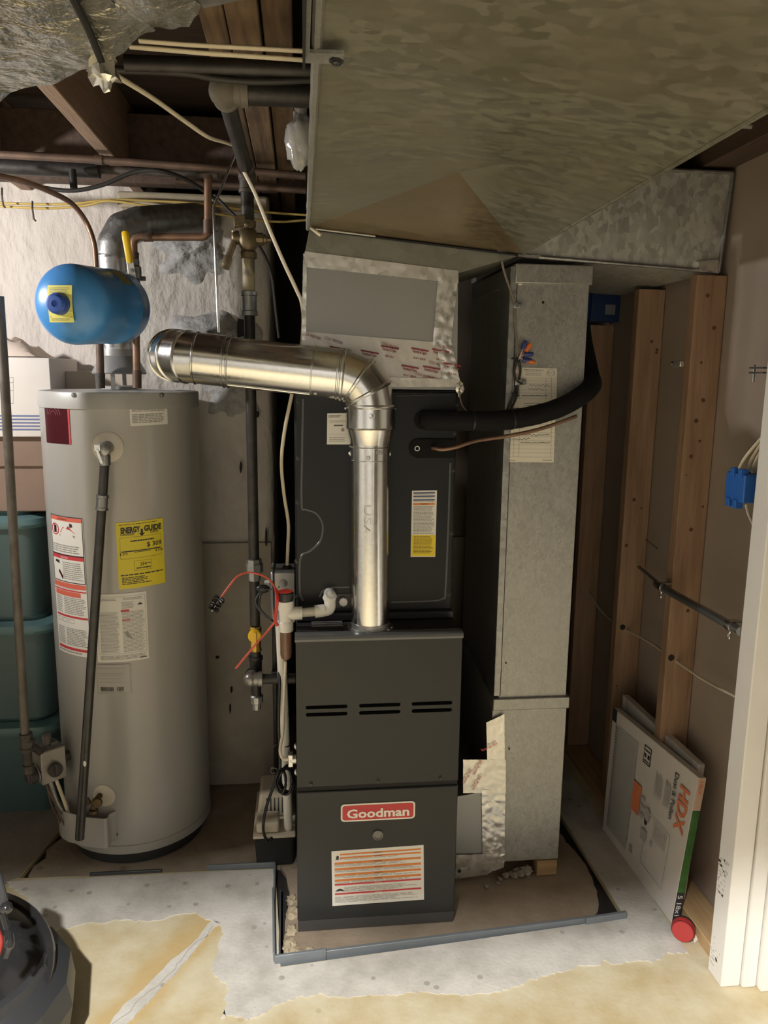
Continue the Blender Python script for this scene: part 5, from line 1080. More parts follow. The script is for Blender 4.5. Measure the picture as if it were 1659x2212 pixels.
g = G(); g.tube(spline([p, PY(562, 1290, 2.1), PY(561, 1312, 2.09), PY(575, 1330, 2.07), PY(590, 1342, 2.05)], 6), .0028, 8); g.tube(spline([p+V((0, .01, 0)), PY(553, 1300, 2.12), PY(570, 1328, 2.08), PY(588, 1340, 2.05)], 6), .0035, 8); g.tube(spline([PY(570, 1275, 2.1), PY(590, 1273, 2.05), tz(1283)+V((-.02, 0, 0))], 5), .0016, 6); build(g, 'switch_wires', M_cablek, t)
# white cable dropping from the joists to the box
t = thing('white_cable', 'white power cable sagging from the foil duct down past the plenum', 'cable', PY(620, 1218, 2.22))
g = G(); g.tube(spline([PY(246, 160, 1.25), PY(330, 212, 1.45), PY(400, 262, 1.65), PY(450, 296, 1.8), PY(488, 308, 1.95), PY(508, 318, 2.05), PY(516, 345, 2.12), PY(528, 372, 2.14), PY(552, 420, 2.12), PY(580, 490, 2.1), PY(612, 565, 2.08), PY(640, 625, 2.08), PY(652, 655, 2.08), PY(655, 700, 2.1), PY(648, 770, 2.13), PY(632, 845, 2.16), PY(615, 930, 2.18), PY(608, 1000, 2.2), PY(614, 1070, 2.21), PY(623, 1130, 2.22), PY(622, 1180, 2.22), pk+V((0, 0, .0))], 6), .0052, 10, flat=.75); build(g, 'jacket', M_romex, t)
t_cab = thing('black_cable', 'thin black cable slanting behind the gas cock along the chimney edge', 'cable', PY(600, 720, 2.6))
g = G(); g.tube(spline([PY(462, 420, 2.62), PY(490, 450, 2.62), PY(520, 480, 2.62), PY(552, 520, 2.62), PY(575, 560, 2.63), PY(588, 600, 2.64), PY(595, 660, 2.65), PY(603, 730, 2.66)], 6), .0055, 8); build(g, 'jacket', M_cablek, t_cab)
# pipe hanger
t = thing('pipe_hanger', 'thin bent steel hanger strip holding up the flue pipe', 'hanger', PY(472, 715, 2.05))
g = G(); g.tube([PY(515, 315, 2.10), PY(505, 340, 2.08), PY(461, 448, 2.04), PY(463, 500, 2.03), PY(472, 718, 2.03)], .0042, 8, flat=.35); build(g, 'strip', M_steel, t, ang=60)
c = PY(507, 300, 2.10); g = G(); g.tube([c+V((.010*math.cos(a), 0, .012*math.sin(a))) for a in [2*math.pi*i/16 for i in range(13)]], .0025, 6); build(g, 'hook', M_ironold, t)
# ------------------------------------------------------------------ condensate pump, its pipe and cord
t = thing('condensate_pump', 'condensate pump with beige top and black tank on the pad', 'pump', (-.08, 2.33, 0))
X0, X1, Y0, Y1 = -.150, -.022, 2.235, 2.50
g = G(); g.hexa([(X0+.006, Y0+.006, 0), (X1-.004, Y0+.006, 0), (X1-.004, Y1-.006, 0), (X0+.006, Y1-.006, 0), (X0, Y0, .105), (X1, Y0, .105), (X1, Y1, .105), (X0, Y1, .105)]); build(g, 'reservoir', M_blackm, t, bevel=.012, seg=3)
g = G(); g.box(X0-.004, X1+.002, Y0-.004, Y1+.004, .104, .114); cv = build(g, 'cover', M_beige, t, bevel=.004, seg=3)
g = G(); g.hexa([(X0+.004, Y0+.10, .114), (X1-.004, Y0+.10, .114), (X1-.004, Y1-.004, .114), (X0+.004, Y1-.004, .114), (X0+.012, Y0+.125, .185), (X1-.012, Y0+.125, .185), (X1-.012, Y1-.012, .185), (X0+.012, Y1-.012, .185)]); build(g, 'motor_housing', M_beige, cv, bevel=.010, seg=3)
g = G(); g.box(X0+.006, X0+.078, Y0+.010, Y0+.085, .114, .150); build(g, 'float_cover', M_beige, cv, bevel=.008, seg=3)
for k in range(5):
    x = X0+.036+k*.0125; yb = Y0+.103+.025*.35; g = G(); a = V((x, Y0+.1045, .127)); b = V((x, Y0+.121, .172)); nn = V((0, -.07, .025)).normalized(); g.prism([a+V((-.002, 0, 0))+nn*.0008, a+V((.002, 0, 0))+nn*.0008, b+V((.002, 0, 0))+nn*.0008, b+V((-.002, 0, 0))+nn*.0008], nn*.0005); build(g, 'louver', M_black, cv)
t = thing('drain_pipe', 'white PVC drain pipe running down beside the furnace into the pump', 'pipe', PY(625, 1800, 2.27))
g = G(); g.tube([PY(605, 1345, 2.06), PY(612, 1500, 2.13), PY(623, 1790, 2.27)], .0135, 20); pi = build(g, 'tube', M_pvc, t)
for (px, py, y) in ((612, 1452, 2.115), (618, 1607, 2.18)):
    c = PY(px, py, y); g = G(); g.lathe([(.0140, -.002), (.0152, -.0018), (.0152, .0018), (.0140, .002)], c, (0, .13, -1), 24); g.tube([c+V((-.012, 0, 0)), c+V((-.03, -.01, .004)), c+V((-.038, -.012, -.002))], .0022, 6); build(g, 'cable_tie', M_black, pi)
g = G()
for k, py in enumerate((1400, 1480, 1540, 1600, 1700)):
    vs, fs = text2d('PVC' if k != 4 else 'Made in America', .0); kk = .008/.72; y = 2.06+(py-1345)/(1790-1345)*.21; c = PY(605+(py-1345)*.0405+4, py, y)+V((0, -.0142, 0)); x1 = max(a[0] for a in vs)
    g.add([c+V((a[1]*kk, -.0002, (x1/2-a[0])*kk*.9)) for a in vs], fs)
build(g, 'pipe_print', M_ink2, pi, smooth=False)
t = thing('pump_cord', 'coiled black power cord tied up above the condensate pump', 'cord', PY(600, 1760, 2.1))
g = G(); yk = 2.10
g.tube(spline([PY(600, 1345, 2.1), PY(604, 1450, 2.1), PY(602, 1560, 2.1), PY(605, 1650, 2.1), PY(600, 1670, 2.1), PY(590, 1700, 2.12), PY(575, 1745, 2.17), PY(569, 1780, 2.2), PY(570, 1800, 2.215), PY(577, 1816, 2.222), PY(586, 1812, 2.228), PY(586, 1808, 2.235)], 6), .0045, 10)
build(g, 'lead', M_black, t)
for k, (cx, cy, rx, rz, tw) in enumerate(((613, 1688, .030, .041, 0), (617, 1690, .024, .038, .01), (606, 1686, .019, .034, -.006), (620, 1688, .026, .042, .016))):
    g = G(); c = PY(cx, cy, yk); g.tube([c+V((rx*math.cos(a)*.8, tw+.008*math.sin(a*2), rz*math.sin(a))) for a in [2*math.pi*i/28 for i in range(28)]], .0043, 8, closed=True); build(g, 'coil', M_black, t)
g = G(); c = PY(592, 1664, yk); g.tube([c+V((.010*math.cos(a), 0, .008*math.sin(a))) for a in [2*math.pi*i/14 for i in range(14)]], .003, 6, closed=True); build(g, 'tie', M_black, t)
t = thing('furnace_feed', 'white cable looping into the clamp on the left side of the furnace', 'cable', CLAMP+V((-.03, 0, -.02)))
g = G(); g.tube(spline([PY(617, 1430, 2.05), PY(613, 1520, 2.03), PY(611, 1580, 2.0), PY(606, 1612, 1.98), PY(606, 1628, 1.97), PY(613, 1640, 1.965), CLAMP+V((-.004, 0, 0))], 7), .0042, 10); build(g, 'jacket', M_romex, t)
# ------------------------------------------------------------------ refrigerant lines
t = thing('suction_line', 'thick black foam-insulated refrigerant line curving round the return duct', 'pipe', PY(1100, 940, 2.0))
P_ = [V((SUC.x+.004, yC-.028, SUC.z)), V((SUC.x+.05, yC-.034, SUC.z)), PY(1010, 909, 2.005), PY(1085, 908, 2.02), PY(1150, 898, 2.035), PY(1210, 880, 2.05), PY(1255, 855, 2.07), PY(1278, 833, 2.11), PY(1275, 812, 2.16), PY(1268, 780, 2.20), PY(1260, 740, 2.27), PY(1256, 700, 2.4)]
pts_ = spline(P_, 7)
g = G(); g.tube([pts_[0]+V((-.014, 0, 0))]+pts_, [.014]+[.0265+.0006*noise.noise(p*40) for p in pts_], 22); build(g, 'foam_sleeve', M_foam, t)
for px, y in ((1022, 2.006), (1107, 2.025)):
    i = min(range(len(pts_)), key=lambda k: abs((pts_[k]-PY(px, 908, y)).length)); g = G(); g.lathe([(.0262, -.003), (.0278, -.0028), (.0278, .0028), (.0262, .003)], pts_[i], (pts_[i+1]-pts_[i-1]), 24); build(g, 'zip_tie', M_black, t)
t = thing('liquid_line', 'bare copper refrigerant line bending across below the foam sleeve', 'pipe', PY(1000, 970, 2.0))
g = G(); g.tube(spline([V((PY(934, 968, yC).x, yC+.0, LIQ.z)), PY(938, 968, 2.03), PY(955, 971, 2.015), PY(985, 966, 2.01), PY(1030, 952, 2.015), PY(1090, 943, 2.03), PY(1150, 931, 2.045), PY(1200, 916, 2.06), PY(1245, 899, 2.075)], 7), .0052, 12); build(g, 'tube', M_copper, t)
# ------------------------------------------------------------------ service tags and control wiring on the riser
def rp(px, py, o=.002): return PY(px, py, yR-o)
t = thing('service_tag', 'upper yellowed service record card stuck on the return duct', 'paper tag', rp(1150, 890))
L_ = Label(.13, .145); L_.rect(0, 0, 1, 1, 0); L_.text('Baltimore Gas & Electric Co.', .5, .955, .028, 1, bold=.02, width=.42); L_.lines(.32, .82, .70, .93, 3, 2, .4)
for v in (.77, .71, .64, .57, .50, .43, .36, .30): L_.rect(.02, v, .98, v+.004, 2, 2)
for u in (.2, .76, .88): L_.rect(u, .30, u+.008, .77, 2, 2)
def scrib(L_, u0, v0, u1, amp, n, seed, m=1):
    rg = random.Random(seed); pts = [(u0+(u1-u0)*i/n, v0+amp*(rg.random()-.5)*2) for i in range(n+1)]
    for a, b in zip(pts, pts[1:]): L_.poly([(a[0], a[1]-.005), (b[0], b[1]-.005), (b[0], b[1]+.005), (a[0], a[1]+.005)], m, 3)
scrib(L_, .40, .61, .85, .022, 26, 1); scrib(L_, .38, .52, .72, .022, 22, 2); scrib(L_, .25, .37, .80, .010, 30, 3)
for k in range(6):
    a0, a1 = math.pi/3*k, math.pi/3*(k+1); c0_, s0_, c1_, s1_ = math.cos(a0), math.sin(a0), math.cos(a1), math.sin(a1)
    for cx in (.87, .10): L_.poly([(cx+.11*s0_*.9, .90+.085*c0_), (cx+.095*s0_*.9, .90+.074*c0_), (cx+.095*s1_*.9, .90+.074*c1_), (cx+.11*s1_*.9, .90+.085*c1_)], 2 if cx > .5 else 3, 3)
L_.lines(.80, .87, .94, .93, 3, 2, .4, rag=0); L_.text('GE', .13, .06, .07, 1, bold=.05); L_.lines(.30, .02, .75, .22, 4, 2, .4)
q = [rp(1104, 793), rp(1203, 796), rp(1100, 890), rp(1202, 890)]; L_.emit(flatmap(*q, (0, -1, 0)), 'card', [M_paper, M_ink, M_ink2, M_inkred], t)
t2 = thing('service_tag', 'lower yellowed service record card with handwriting below the copper line', 'paper tag', rp(1150, 998))
L_ = Label(.13, .155); L_.rect(0, 0, 1, 1, 0)
for v in (.93, .74, .66, .58, .50, .42, .34, .26, .18, .10): L_.rect(.02, v, .98, v+.004, 2, 2)
for u in (.1, .22, .92): L_.rect(u, .10, u+.007, .93, 2, 2)
scrib(L_, .03, .70, .28, .03, 14, 5); scrib(L_, .03, .535, .90, .022, 44, 6); scrib(L_, .05, .46, .45, .02, 18, 7); scrib(L_, .25, .385, .9, .012, 40, 8); L_.lines(.02, .02, .15, .05, 1, 2, .6, rag=0); L_.lines(.75, .03, .96, .06, 1, 2, .6, rag=0)
q = [rp(1101, 888, .003), rp(1200, 888, .003), rp(1098, 998, .003), rp(1196, 999, .003)]; L_.emit(flatmap(*q, (0, -1, 0)), 'card', [M_paper, M_ink, M_ink2], t2)
t = thing('control_wiring', 'bundle of thermostat wires with blue and orange wire nuts clipped to the return duct', 'wires', rp(1110, 905, .02))
g = G(); g.tube(spline([rp(1083, 560, .02), rp(1090, 590, .012), rp(1102, 625, .01), rp(1111, 655, .008), rp(1113, 700, .008), rp(1117, 740, .009), rp(1118, 775, .010)], 6), .0034, 8); build(g, 'sheath', mat('wire_sheath', (.20, .165, .13), .6), t)
g = G(); g.tube(spline([rp(1118, 772, .010), rp(1111, 800, .010), rp(1113, 825, .012), rp(1111, 850, .012), rp(1098, 880, .014), rp(1092, 896, .02)], 6), .0038, 8); g.tube(spline([rp(1120, 775, .010), rp(1124, 800, .010), rp(1119, 830, .012), rp(1116, 855, .012), rp(1106, 880, .014), rp(1100, 898, .02)], 6), .0036, 8); build(g, 'sheath', M_cablek, t)
hub = rp(1120, 776, .012)
WN = [((1133, 745), (.2, .98), M_bluecap), ((1141, 750), (.55, .85), 'o'), ((1143, 765), (1, .05), M_bluecap), ((1139, 778), (1, -.05), M_bluecap), ((1147, 781), (1, -.25), 'o')]
M_orw = mat('orange_nut', (.72, .17, .03), .4); M_bn = mat('navy_nut', (.03, .05, .20), .4)
for (pp_, dr__, mm) in WN:
    c = rp(*pp_, .018); dv = V((dr__[0], -.15, dr__[1])).normalized(); g = G(); g.lathe([(.0072, -.013), (.0075, -.010), (.0062, .006), (.0045, .012), (0, .013)], c, dv, 10); build(g, 'wire_nut', M_orw if mm == 'o' else M_bn, t)
    g = G(); g.tube(spline([hub, hub.lerp(c-dv*.012, .5)+V((0, -.004, .003)), c-dv*.011], 5), .0013, 6); build(g, 'wire', mat('wire_white', (.65, .6, .55), .5) if mm != 'o' else M_redw, t)
for px, py, w_ in ((1117, 660, .022), (1123, 826, .034)):
    c = rp(px, py, .006); g = G(); g.obox(c, (1, 0, .12), (0, 1, 0), (-.12, 0, 1), w_*.5, .005, .0075); g.obox(c+V((-w_*.28, -.006, -.0)), (1, 0, .1), (0, 1, 0), (0, 0, 1), w_*.2, .006, .008); cl_ = build(g, 'pipe_clip', M_steel, t, bevel=.002); screw(cl_, c+V((w_*.28, -.005, .002)), (0, -1, 0), SCREW_Z, .8)
for px, py in ((1121, 826), (1112, 777), (1113, 852)):
    g = G(); g.obox(rp(px, py, .016), (1, 0, -.5), (0, 1, 0), (.5, 0, 1), .009, .008, .0025); build(g, 'tie', M_black, t)
t = thing('thin_wire', 'loose twisted wire sticking out at the corner under the plenum', 'wire', PY(1000, 880, 2.05))
g = G(); g.tube(spline([PY(992, 838, 2.045), PY(994, 860, 2.04), PY(1000, 878, 2.03), PY(1010, 890, 2.02)], 5), .0022, 6); build(g, 'strand', mat('wire_mauve', (.22, .17, .16), .5), t)
# ------------------------------------------------------------------ overhead: foil-wrapped branch duct
t = thing('foil_duct', 'foil-wrapped branch duct crossing overhead at the upper left', 'duct', (-.5, .9, 1.93))
sec_pts = []
def foil_box(name, far, near, zb, zt, seed, amp=.016, mm=M_foilw):
    """far / near: polylines (x,y) of the two lower edges, same length; closed box with crumpled skin"""
    n = 26; F = spline([V((x, y, 0)) for x, y in far], 14); Nn = spline([V((x, y, 0)) for x, y in near], 14); g = G(); vs = []; k = len(F)
    for a, b in zip(F, Nn):
        ring_ = []
        for i in range(13): q = i/12; ring_.append(a.lerp(b, q)+V((0, 0, zb+.012*(abs(q-.5)*2)**4)))
        for i in range(1, 6): ring_.append(V((b.x, b.y, zb+(zt-zb)*i/6+.01)))
        for i in range(13): q = i/12; ring_.append(b.lerp(a, q)+V((0, 0, zt)))
        for i in range(1, 6): ring_.append(V((a.x, a.y, zt-(zt-zb)*i/6)))
        for p in ring_:
            nv = noise.noise_vector(p*9+V((seed, 0, 0)))*amp+noise.noise_vector(p*26+V((seed, 3, 0)))*amp*.45; nv.z = nv.z*.7; vs.append(p+nv)
    m = len(vs)//k
    fs = [(i*m+j, i*m+(j+1) % m, (i+1)*m+(j+1) % m, (i+1)*m+j) for i in range(k-1) for j in range(m)]+[tuple(range(m)), tuple((k-1)*m+j for j in range(m))]
    g.add(vs, fs); return build(g, name, mm, t, ang=70)
foil_box('foil_wrap', [(-.185, 1.010), (-.245, 1.105), (-.43, 1.255), (-.95, 1.67)], [(-.185, .60), (-.30, .60), (-.55, .60), (-1.15, .62)], 1.93, 2.14, 2)
foil_box('crumpled_joint', [(-.10, .955), (-.135, .975), (-.165, .99), (-.185, 1.0)], [(-.10, .60), (-.13, .60), (-.16, .60), (-.185, .60)], 1.915, 2.13, 7, .03)
foil_box('smooth_branch', [(.018, .872), (-.02, .893), (-.06, .918), (-.10, .938)], [(.018, .60), (-.02, .60), (-.06, .60), (-.10, .60)], 1.932, 2.12, 11, .003, M_galvold)
g = G(); P_ = [PZ(px, py, 1.922) for px, py in ((150, -20), (170, 20), (192, 65), (208, 105), (222, 140))]; g.tube(spline(P_, 5), .0045, 8); build(g, 'seam_strap', M_blackm, t)
g = G(); c = PZ(222, 150, 1.915); g.ball(c, .016, 16, sc=(1, .8, 1.3), nz=.7, nf=2.5); build(g, 'foil_knot', M_foil, t)
# plastic-wrapped lump hanging by the trunk
t = thing('plastic_wrap', 'clear plastic bag knotted round white padding beside the overhead duct', 'plastic bag', PY(645, 355, 1.7))
g = G(); c = PY(650, 305, 1.72); g.ball(c, .052, 28, sc=(.62, .6, 1), nz=.35, nf=3); g.ball(c+V((0, 0, .07)), .022, 18, sc=(.6, .6, 1.4), nz=.6, nf=3); build(g, 'bag', M_plastic, t, ang=75)
g = G(); g.ball(c+V((.006, .0, .008)), .030, 16, sc=(.7, .7, 1.1), nz=.3, nf=2); build(g, 'padding', M_wht, t)
# ------------------------------------------------------------------ overhead pipes and cables
def pipe(name, lab, pts, r, m, cat='pipe', group=None, n=14, flat=1.0, joints=()):
    g = G(); g.tube(pts, r, n, flat=flat)
    if not joints: return build(g, name, m, label=lab, cat=cat, group=group)
    t = thing(name, lab, cat, pts[0], group); build(g, 'tube', m, t)
    for a, b in joints: g = G(); g.cyl(a, b, r*1.22, 16); build(g, 'coupling', m, t)
    return t
yq = 2.40
pipe('copper_pipe', 'long copper line crossing under the joists behind the gas drop', [PY(-40, 331, yq), PY(215, 345, yq), PY(420, 360, yq), PY(660, 380, yq)], .0112, M_copperold, joints=[(PY(205, 344, yq), PY(222, 346, yq))])
pipe('dark_drain_pipe', 'dark old drain pipe against the far joists at the upper left', [PY(-40, 356, 2.55), PY(215, 368, 2.55)], .024, M_iron)
pipe('iron_pipe', 'thin iron pipe continuing right from the dark drain pipe', [PY(200, 366, 2.56), PY(470, 378, 2.56)], .012, M_ironold)
pipe('pipe_stub', 'short dark stub hanging down under the drain pipe', [PY(156, 366, 2.50), PY(160, 412, 2.50)], .011, M_iron)
pipe('rear_copper_pipe', 'dim copper line close under the rim beam', [PY(380, 392, 2.62), PY(660, 412, 2.62)], .010, M_copperold)
pipe('black_cable', 'sagging black cable looping under the drain pipe at the upper left', spline([PY(-20, 375, 2.45), PY(70, 400, 2.45), PY(150, 412, 2.45), PY(220, 400, 2.45), PY(290, 372, 2.45), PY(350, 370, 2.45), PY(410, 392, 2.5), PY(465, 430, 2.55)], 6), .006, M_cablek, cat='cable')
ym = 1.37
pipe('cream_cable', 'upper cream cable stretched under the joists behind the foil duct', [PY(300, 88, ym), PY(400, 96, ym), PY(690, 112, ym)], .0055, M_romex, cat='cable', flat=.6)
pipe('cream_cable', 'lower cream cable stretched under the joists towards the big duct', [PY(280, 101, ym+.01), PY(430, 114, ym+.01), PY(690, 132, ym+.01)], .0055, M_romex, cat='cable', flat=.6)
pipe('overhead_pipe', 'upper dark pipe crossing under the joists left of the big duct', [PY(270, 138, 1.50), PY(690, 152, 1.50)], .015, M_iron)
pipe('overhead_cable', 'black cable drooping across below the dark pipes', spline([PY(240, 150, 1.50), PY(400, 158, 1.50), PY(470, 170, 1.50), PY(560, 176, 1.5), PY(690, 172, 1.5)], 6), .006, M_cablek, cat='cable')
pipe('yellow_cable', 'upper yellow cable stapled along the top of the lime-washed wall', spline([PY(-40, 436, 2.70), PY(70, 441, 2.70), PY(160, 440, 2.69), (PY(235, 432, 2.69)), PY(330, 434, 2.70), PY(440, 441, 2.70), PY(560, 457, 2.70), PY(680, 466, 2.70)], 6), .0062, M_romexy, cat='cable', flat=.6)
pipe('yellow_cable', 'lower yellow cable sagging across the head of the chimney', spline([PY(-40, 443, 2.69), PY(90, 450, 2.69), PY(180, 445, 2.69), PY(236, 434, 2.68), PY(330, 446, 2.69), PY(440, 458, 2.69), PY(520, 470, 2.69), PY(600, 479, 2.69), PY(680, 474, 2.69)], 6), .0062, M_romexy, cat='cable', flat=.6)
for k, (px, py) in enumerate(((4, 418), (70, 447))):
    g = G(); g.tube([PY(px, py-12, 2.66), PY(px, py+4, 2.65), PY(px+3, py+26, 2.66), PY(px+7, py+30, 2.67)], .003, 6); build(g, 'cable_hook', M_ironold, label=['small iron cable hook at the far upper left edge', 'bent iron cable hook under the yellow cables'][k], cat='hook', group='hooks along the wall')
pipe('cream_strip', 'cream cable running along the lower left edge of the big duct', [PY(672, 300, 1.75), PY(668, 430, 1.98), PY(666, 488, 2.03), PY(693, 508, 2.02)], .0048, M_romex, cat='cable')
pipe('grey_cable', 'grey cable crossing under the joists at the upper right', spline([PY(1540, 268, 1.9), PY(1600, 271, 1.9), PY(1690, 282, 1.9)], 5), .006, mat('cable_grey', (.30, .28, .25), .5), cat='cable')
# ------------------------------------------------------------------ gas line on the far left
t = thing('heater_gas_pipe', 'slim old iron gas pipe standing in front of the teal bins', 'gas pipe', PY(60, 1670, 2.22))
yl = 2.22
g = G(); g.tube([PY(-2, 640, yl), PY(8, 790, yl), PY(55, 1600, yl)], .0125, 16); build(g, 'drop', mat('grey_old_pipe', (.16, .14, .12), .55, .4, var=.35, vs=25), t)
c = PY(57, 1603, yl); g = G(); g.lathe([(.0185, -.028), (.0185, -.018), (.016, -.016), (.016, .016), (.0185, .018), (.0185, .028)], c, (0, 0, 1), 18); g.cyl(c, PY(72, 1606, yl), .016, 16); build(g, 'tee', M_ironold, t)
g = G(); g.tube([c, cen_+V((0, .0, .012))], .0115, 14); build(g, 'branch', M_ironold, t)
g = G(); g.tube([c, PY(61, 1652, yl)], .0125, 16); g.lathe([(.012, -.014), (.0165, -.012), (.0165, .012), (.0125, .014)], PY(62, 1660, yl), (0, 0, 1), 10); build(g, 'drip_leg', M_ironold, t)
# ------------------------------------------------------------------ storage on the left
def tote(zb, zt, lab, dx=0.0, dy=0.0):
    x1 = PY(118, 1300, 2.66).x+dx; x0 = x1-.62; y0, y1 = 2.60+dy, 2.94+dy
    t = thing('storage_bin', lab, 'storage bin', ((x0+x1)/2, (y0+y1)/2, zb), 'teal stacking bins')
    i_ = .035
    def rr(x0, x1, y0, y1, r, z, k=6):
        P = []
        for cx, cy, s in ((x1-r, y1-r, 0), (x0+r, y1-r, 90), (x0+r, y0+r, 180), (x1-r, y0+r, 270)):
            for j in range(k+1): a = math.radians(s+90*j/k); P.append(V((cx+r*math.cos(a), cy+r*math.sin(a), z)))
        return P
    def loft(g, rings_):
        n = len(rings_[0]); vs = [p for r_ in rings_ for p in r_]; fs = [(a*n+j, a*n+(j+1) % n, (a+1)*n+(j+1) % n, (a+1)*n+j) for a in range(len(rings_)-1) for j in range(n)]+[tuple(range(n-1, -1, -1)), tuple((len(rings_)-1)*n+j for j in range(n))]; g.add(vs, fs)
    g = G(); loft(g, [rr(x0+i_, x1-i_, y0+i_, y1-i_, .05, zb), rr(x0+.012, x1-.012, y0+.012, y1-.012, .06, zt-.05)]); build(g, 'tub', M_teal, t)
    g = G(); loft(g, [rr(x0, x1, y0, y1, .07, zt-.052), rr(x0-.004, x1+.004, y0-.004, y1+.004, .07, zt-.040), rr(x0, x1, y0, y1, .07, zt-.022), rr(x0+.03, x1-.03, y0+.03, y1-.03, .06, zt-.012), rr(x0+.05, x1-.05, y0+.05, y1-.05, .05, zt-.018), rr(x0+.05, x1-.05, y0+.05, y1-.05, .05, zt-.002)]); build(g, 'rim_lid', mat('teal_lid', (.085, .16, .163), .45), t)
    g = G(); g.hexa([(x0+.22, y0+.030, zb+.05), (x0+.40, y0+.030, zb+.05), (x0+.40, y0+.05, zb+.05), (x0+.22, y0+.05, zb+.05), (x0+.22, y0+.010, zt-.09), (x0+.40, y0+.010, zt-.09), (x0+.40, y0+.03, zt-.09), (x0+.22, y0+.03, zt-.09)]); build(g, 'stiffening_panel', M_teal, t, bevel=.004)
zA1, zA2, zA3 = PY(50, 1560, 2.6).z, PY(50, 1340, 2.6).z, PY(50, 1110, 2.6).z
tote(0, zA1, 'bottom teal plastic bin on the floor behind the gas pipe'); tote(zA1, zA2, 'middle teal plastic bin of the stack left of the heater', .008); tote(zA2, zA3, 'top teal plastic bin, directly under the brown carton', -.012, .004)
zD = PY(50, 945, 2.6).z
x1 = PY(98, 1000, 2.62).x
t = thing('brown_carton', 'brown storage carton with a hand hole on the topmost teal bin', 'box', (x1-.2, 2.78, zA3))
g = G(); g.box(x1-.42, x1, 2.64, 2.95, zA3, zD); bx_ = build(g, 'carton', M_card, t, bevel=.004)
g = G(); g.box(x1-.43, x1+.006, 2.632, 2.955, zD-.10, zD); build(g, 'lid', M_card, t, bevel=.004)
p = PX(82, 1008, x1+.007); g = G(); g.ball(V((x1+.005, 2.76, (zD+zA3)/2+.03)), .03, 16, sc=(.1, 1, .45)); build(g, 'hand_hole', mat('hole_dark', (.07, .05, .04), .9), bx_)
zE = PY(50, 772, 2.6).z; x2 = PY(108, 850, 2.60).x
t = thing('file_box', 'white file storage box with blue stripes on top of the brown carton', 'box', (x2-.2, 2.75, zD))
g = G(); g.box(x2-.40, x2, 2.615, 2.93, zD, zE); fb = build(g, 'carton', M_box, t, bevel=.003)
g = G()
for k in range(5): z = zD+.022+k*.011; g.box(x2-.401, x2+.001, 2.6142, 2.931, z, z+.005)
build(g, 'blue_stripes', mat('stripe_blue', (.12, .15, .28), .6), fb)
L_ = Label(.1, .12); L_.frame(0, .25, .6, 1, .01, 0, 1); L_.rect(0, .62, .6, .63, 0, 1); L_.rect(0, .85, .6, .86, 0, 1); q = [PY(*k, 2.614) for k in ((2, 815), (46, 815), (2, 890), (46, 890))]; L_.emit(flatmap(*q, (0, -1, 0)), 'printed_panel', [M_ink2], fb)
g = G(); g.box(x2+.0, x2+.24, 2.775, 2.95, zA3+.12, PY(150, 802, 2.78).z); build(g, 'beige_carton', mat('beige_card', (.52, .45, .37), .8), bevel=.003, label='plain beige carton wedged behind the heater beside the file box', cat='box')
g = G()
vs = []; n_ = 14
for j in range(n_+1):
    for i in range(n_+1):
        x = x2-.36+.30*i/n_; y = 2.66+.22*j/n_; e = min(i, n_-i, j, n_-j)/n_; vs.append((x, y, zE+.004+.075*min(1, e*4)*(.55+.5*abs(noise.noise(V((x*14, y*14, 1)))))))
g.add(vs, [(j*(n_+1)+i, j*(n_+1)+i+1, (j+1)*(n_+1)+i+1, (j+1)*(n_+1)+i) for j in range(n_) for i in range(n_)]); build(g, 'paper_bag', mat('bag_paper', (.62, .52, .44), .8), ang=25, label='crumpled pale paper bag lying on the white file box', cat='paper bag')
# ------------------------------------------------------------------ right wall fittings
t = thing('blue_outlet_box', 'bright blue plastic wiring box hanging beside the door jamb', 'electrical box', PX(1605, 1090, 1.13))
def px_(px, py, x=1.10): return PX(px, py, x)
c = PY(1603, 1052, 1.80); 
g = G(); g.box(1.085, 1.145, 1.76, 1.845, c.z-.035, c.z+.035); bb_ = build(g, 'box_shell', M_bluebox, t, bevel=.003)
for (dy, dz) in ((.012, .038), (-.022, .038), (.022, -.04), (-.010, -.04)):
    g = G(); g.box(1.080, 1.10, 1.80+dy-.008, 1.80+dy+.008, c.z+dz-.012, c.z+dz+.010); build(g, 'tab', M_bluebox, bb_, bevel=.001)
g = G(); g.box(1.088, 1.14, 1.79, 1.812, c.z+.030, c.z+.0356); g.box(1.088, 1.14, 1.79, 1.81, c.z-.0356, c.z-.030); build(g, 'cable_opening', M_blackm, bb_)
for k, (s_, m_, e_) in enumerate((((1597, 1012), (1612, 985), (1650, 940)), ((1617, 1015), (1624, 990), (1652, 945)), ((1626, 1028), (1630, 1000), (1655, 955)), ((1630, 1030), (1636, 1000), (1660, 962)), ((1612, 1090), (1617, 1110), (1628, 1135)))):
    g = G(); g.tube(spline([PY(*s_, 1.80), PY(*m_, 1.79), PY(*e_, 1.755)], 6), .0042, 8, flat=.7); build(g, 'white_cable', M_romex, t)
t = thing('rear_blue_box', 'dark blue wiring box on the far stud under the return duct', 'electrical box', PY(1308, 690, 2.83))
a, b = PY(1280, 625, 2.84), PY(1345, 695, 2.84); g = G(); g.box(a.x, b.x, 2.84, 2.90, b.z, a.z); rb = build(g, 'box_shell', mat('navy_box', (.012, .035, .12), .5), t, bevel=.003)
a, b = PY(1308, 658, 2.838), PY(1328, 680, 2.838); g = G(); g.prism([V((a.x, 2.836, b.z)), V((b.x, 2.836, b.z)), V((b.x, 2.836, a.z)), V((a.x, 2.836, a.z))], (0, .004, 0)); build(g, 'face_tab', mat('tab_grey', (.2, .22, .26), .5), rb)
t = thing('conduit', 'grey steel conduit slanting along the studs to the door jamb', 'conduit', PX(1500, 1310, 1.08))
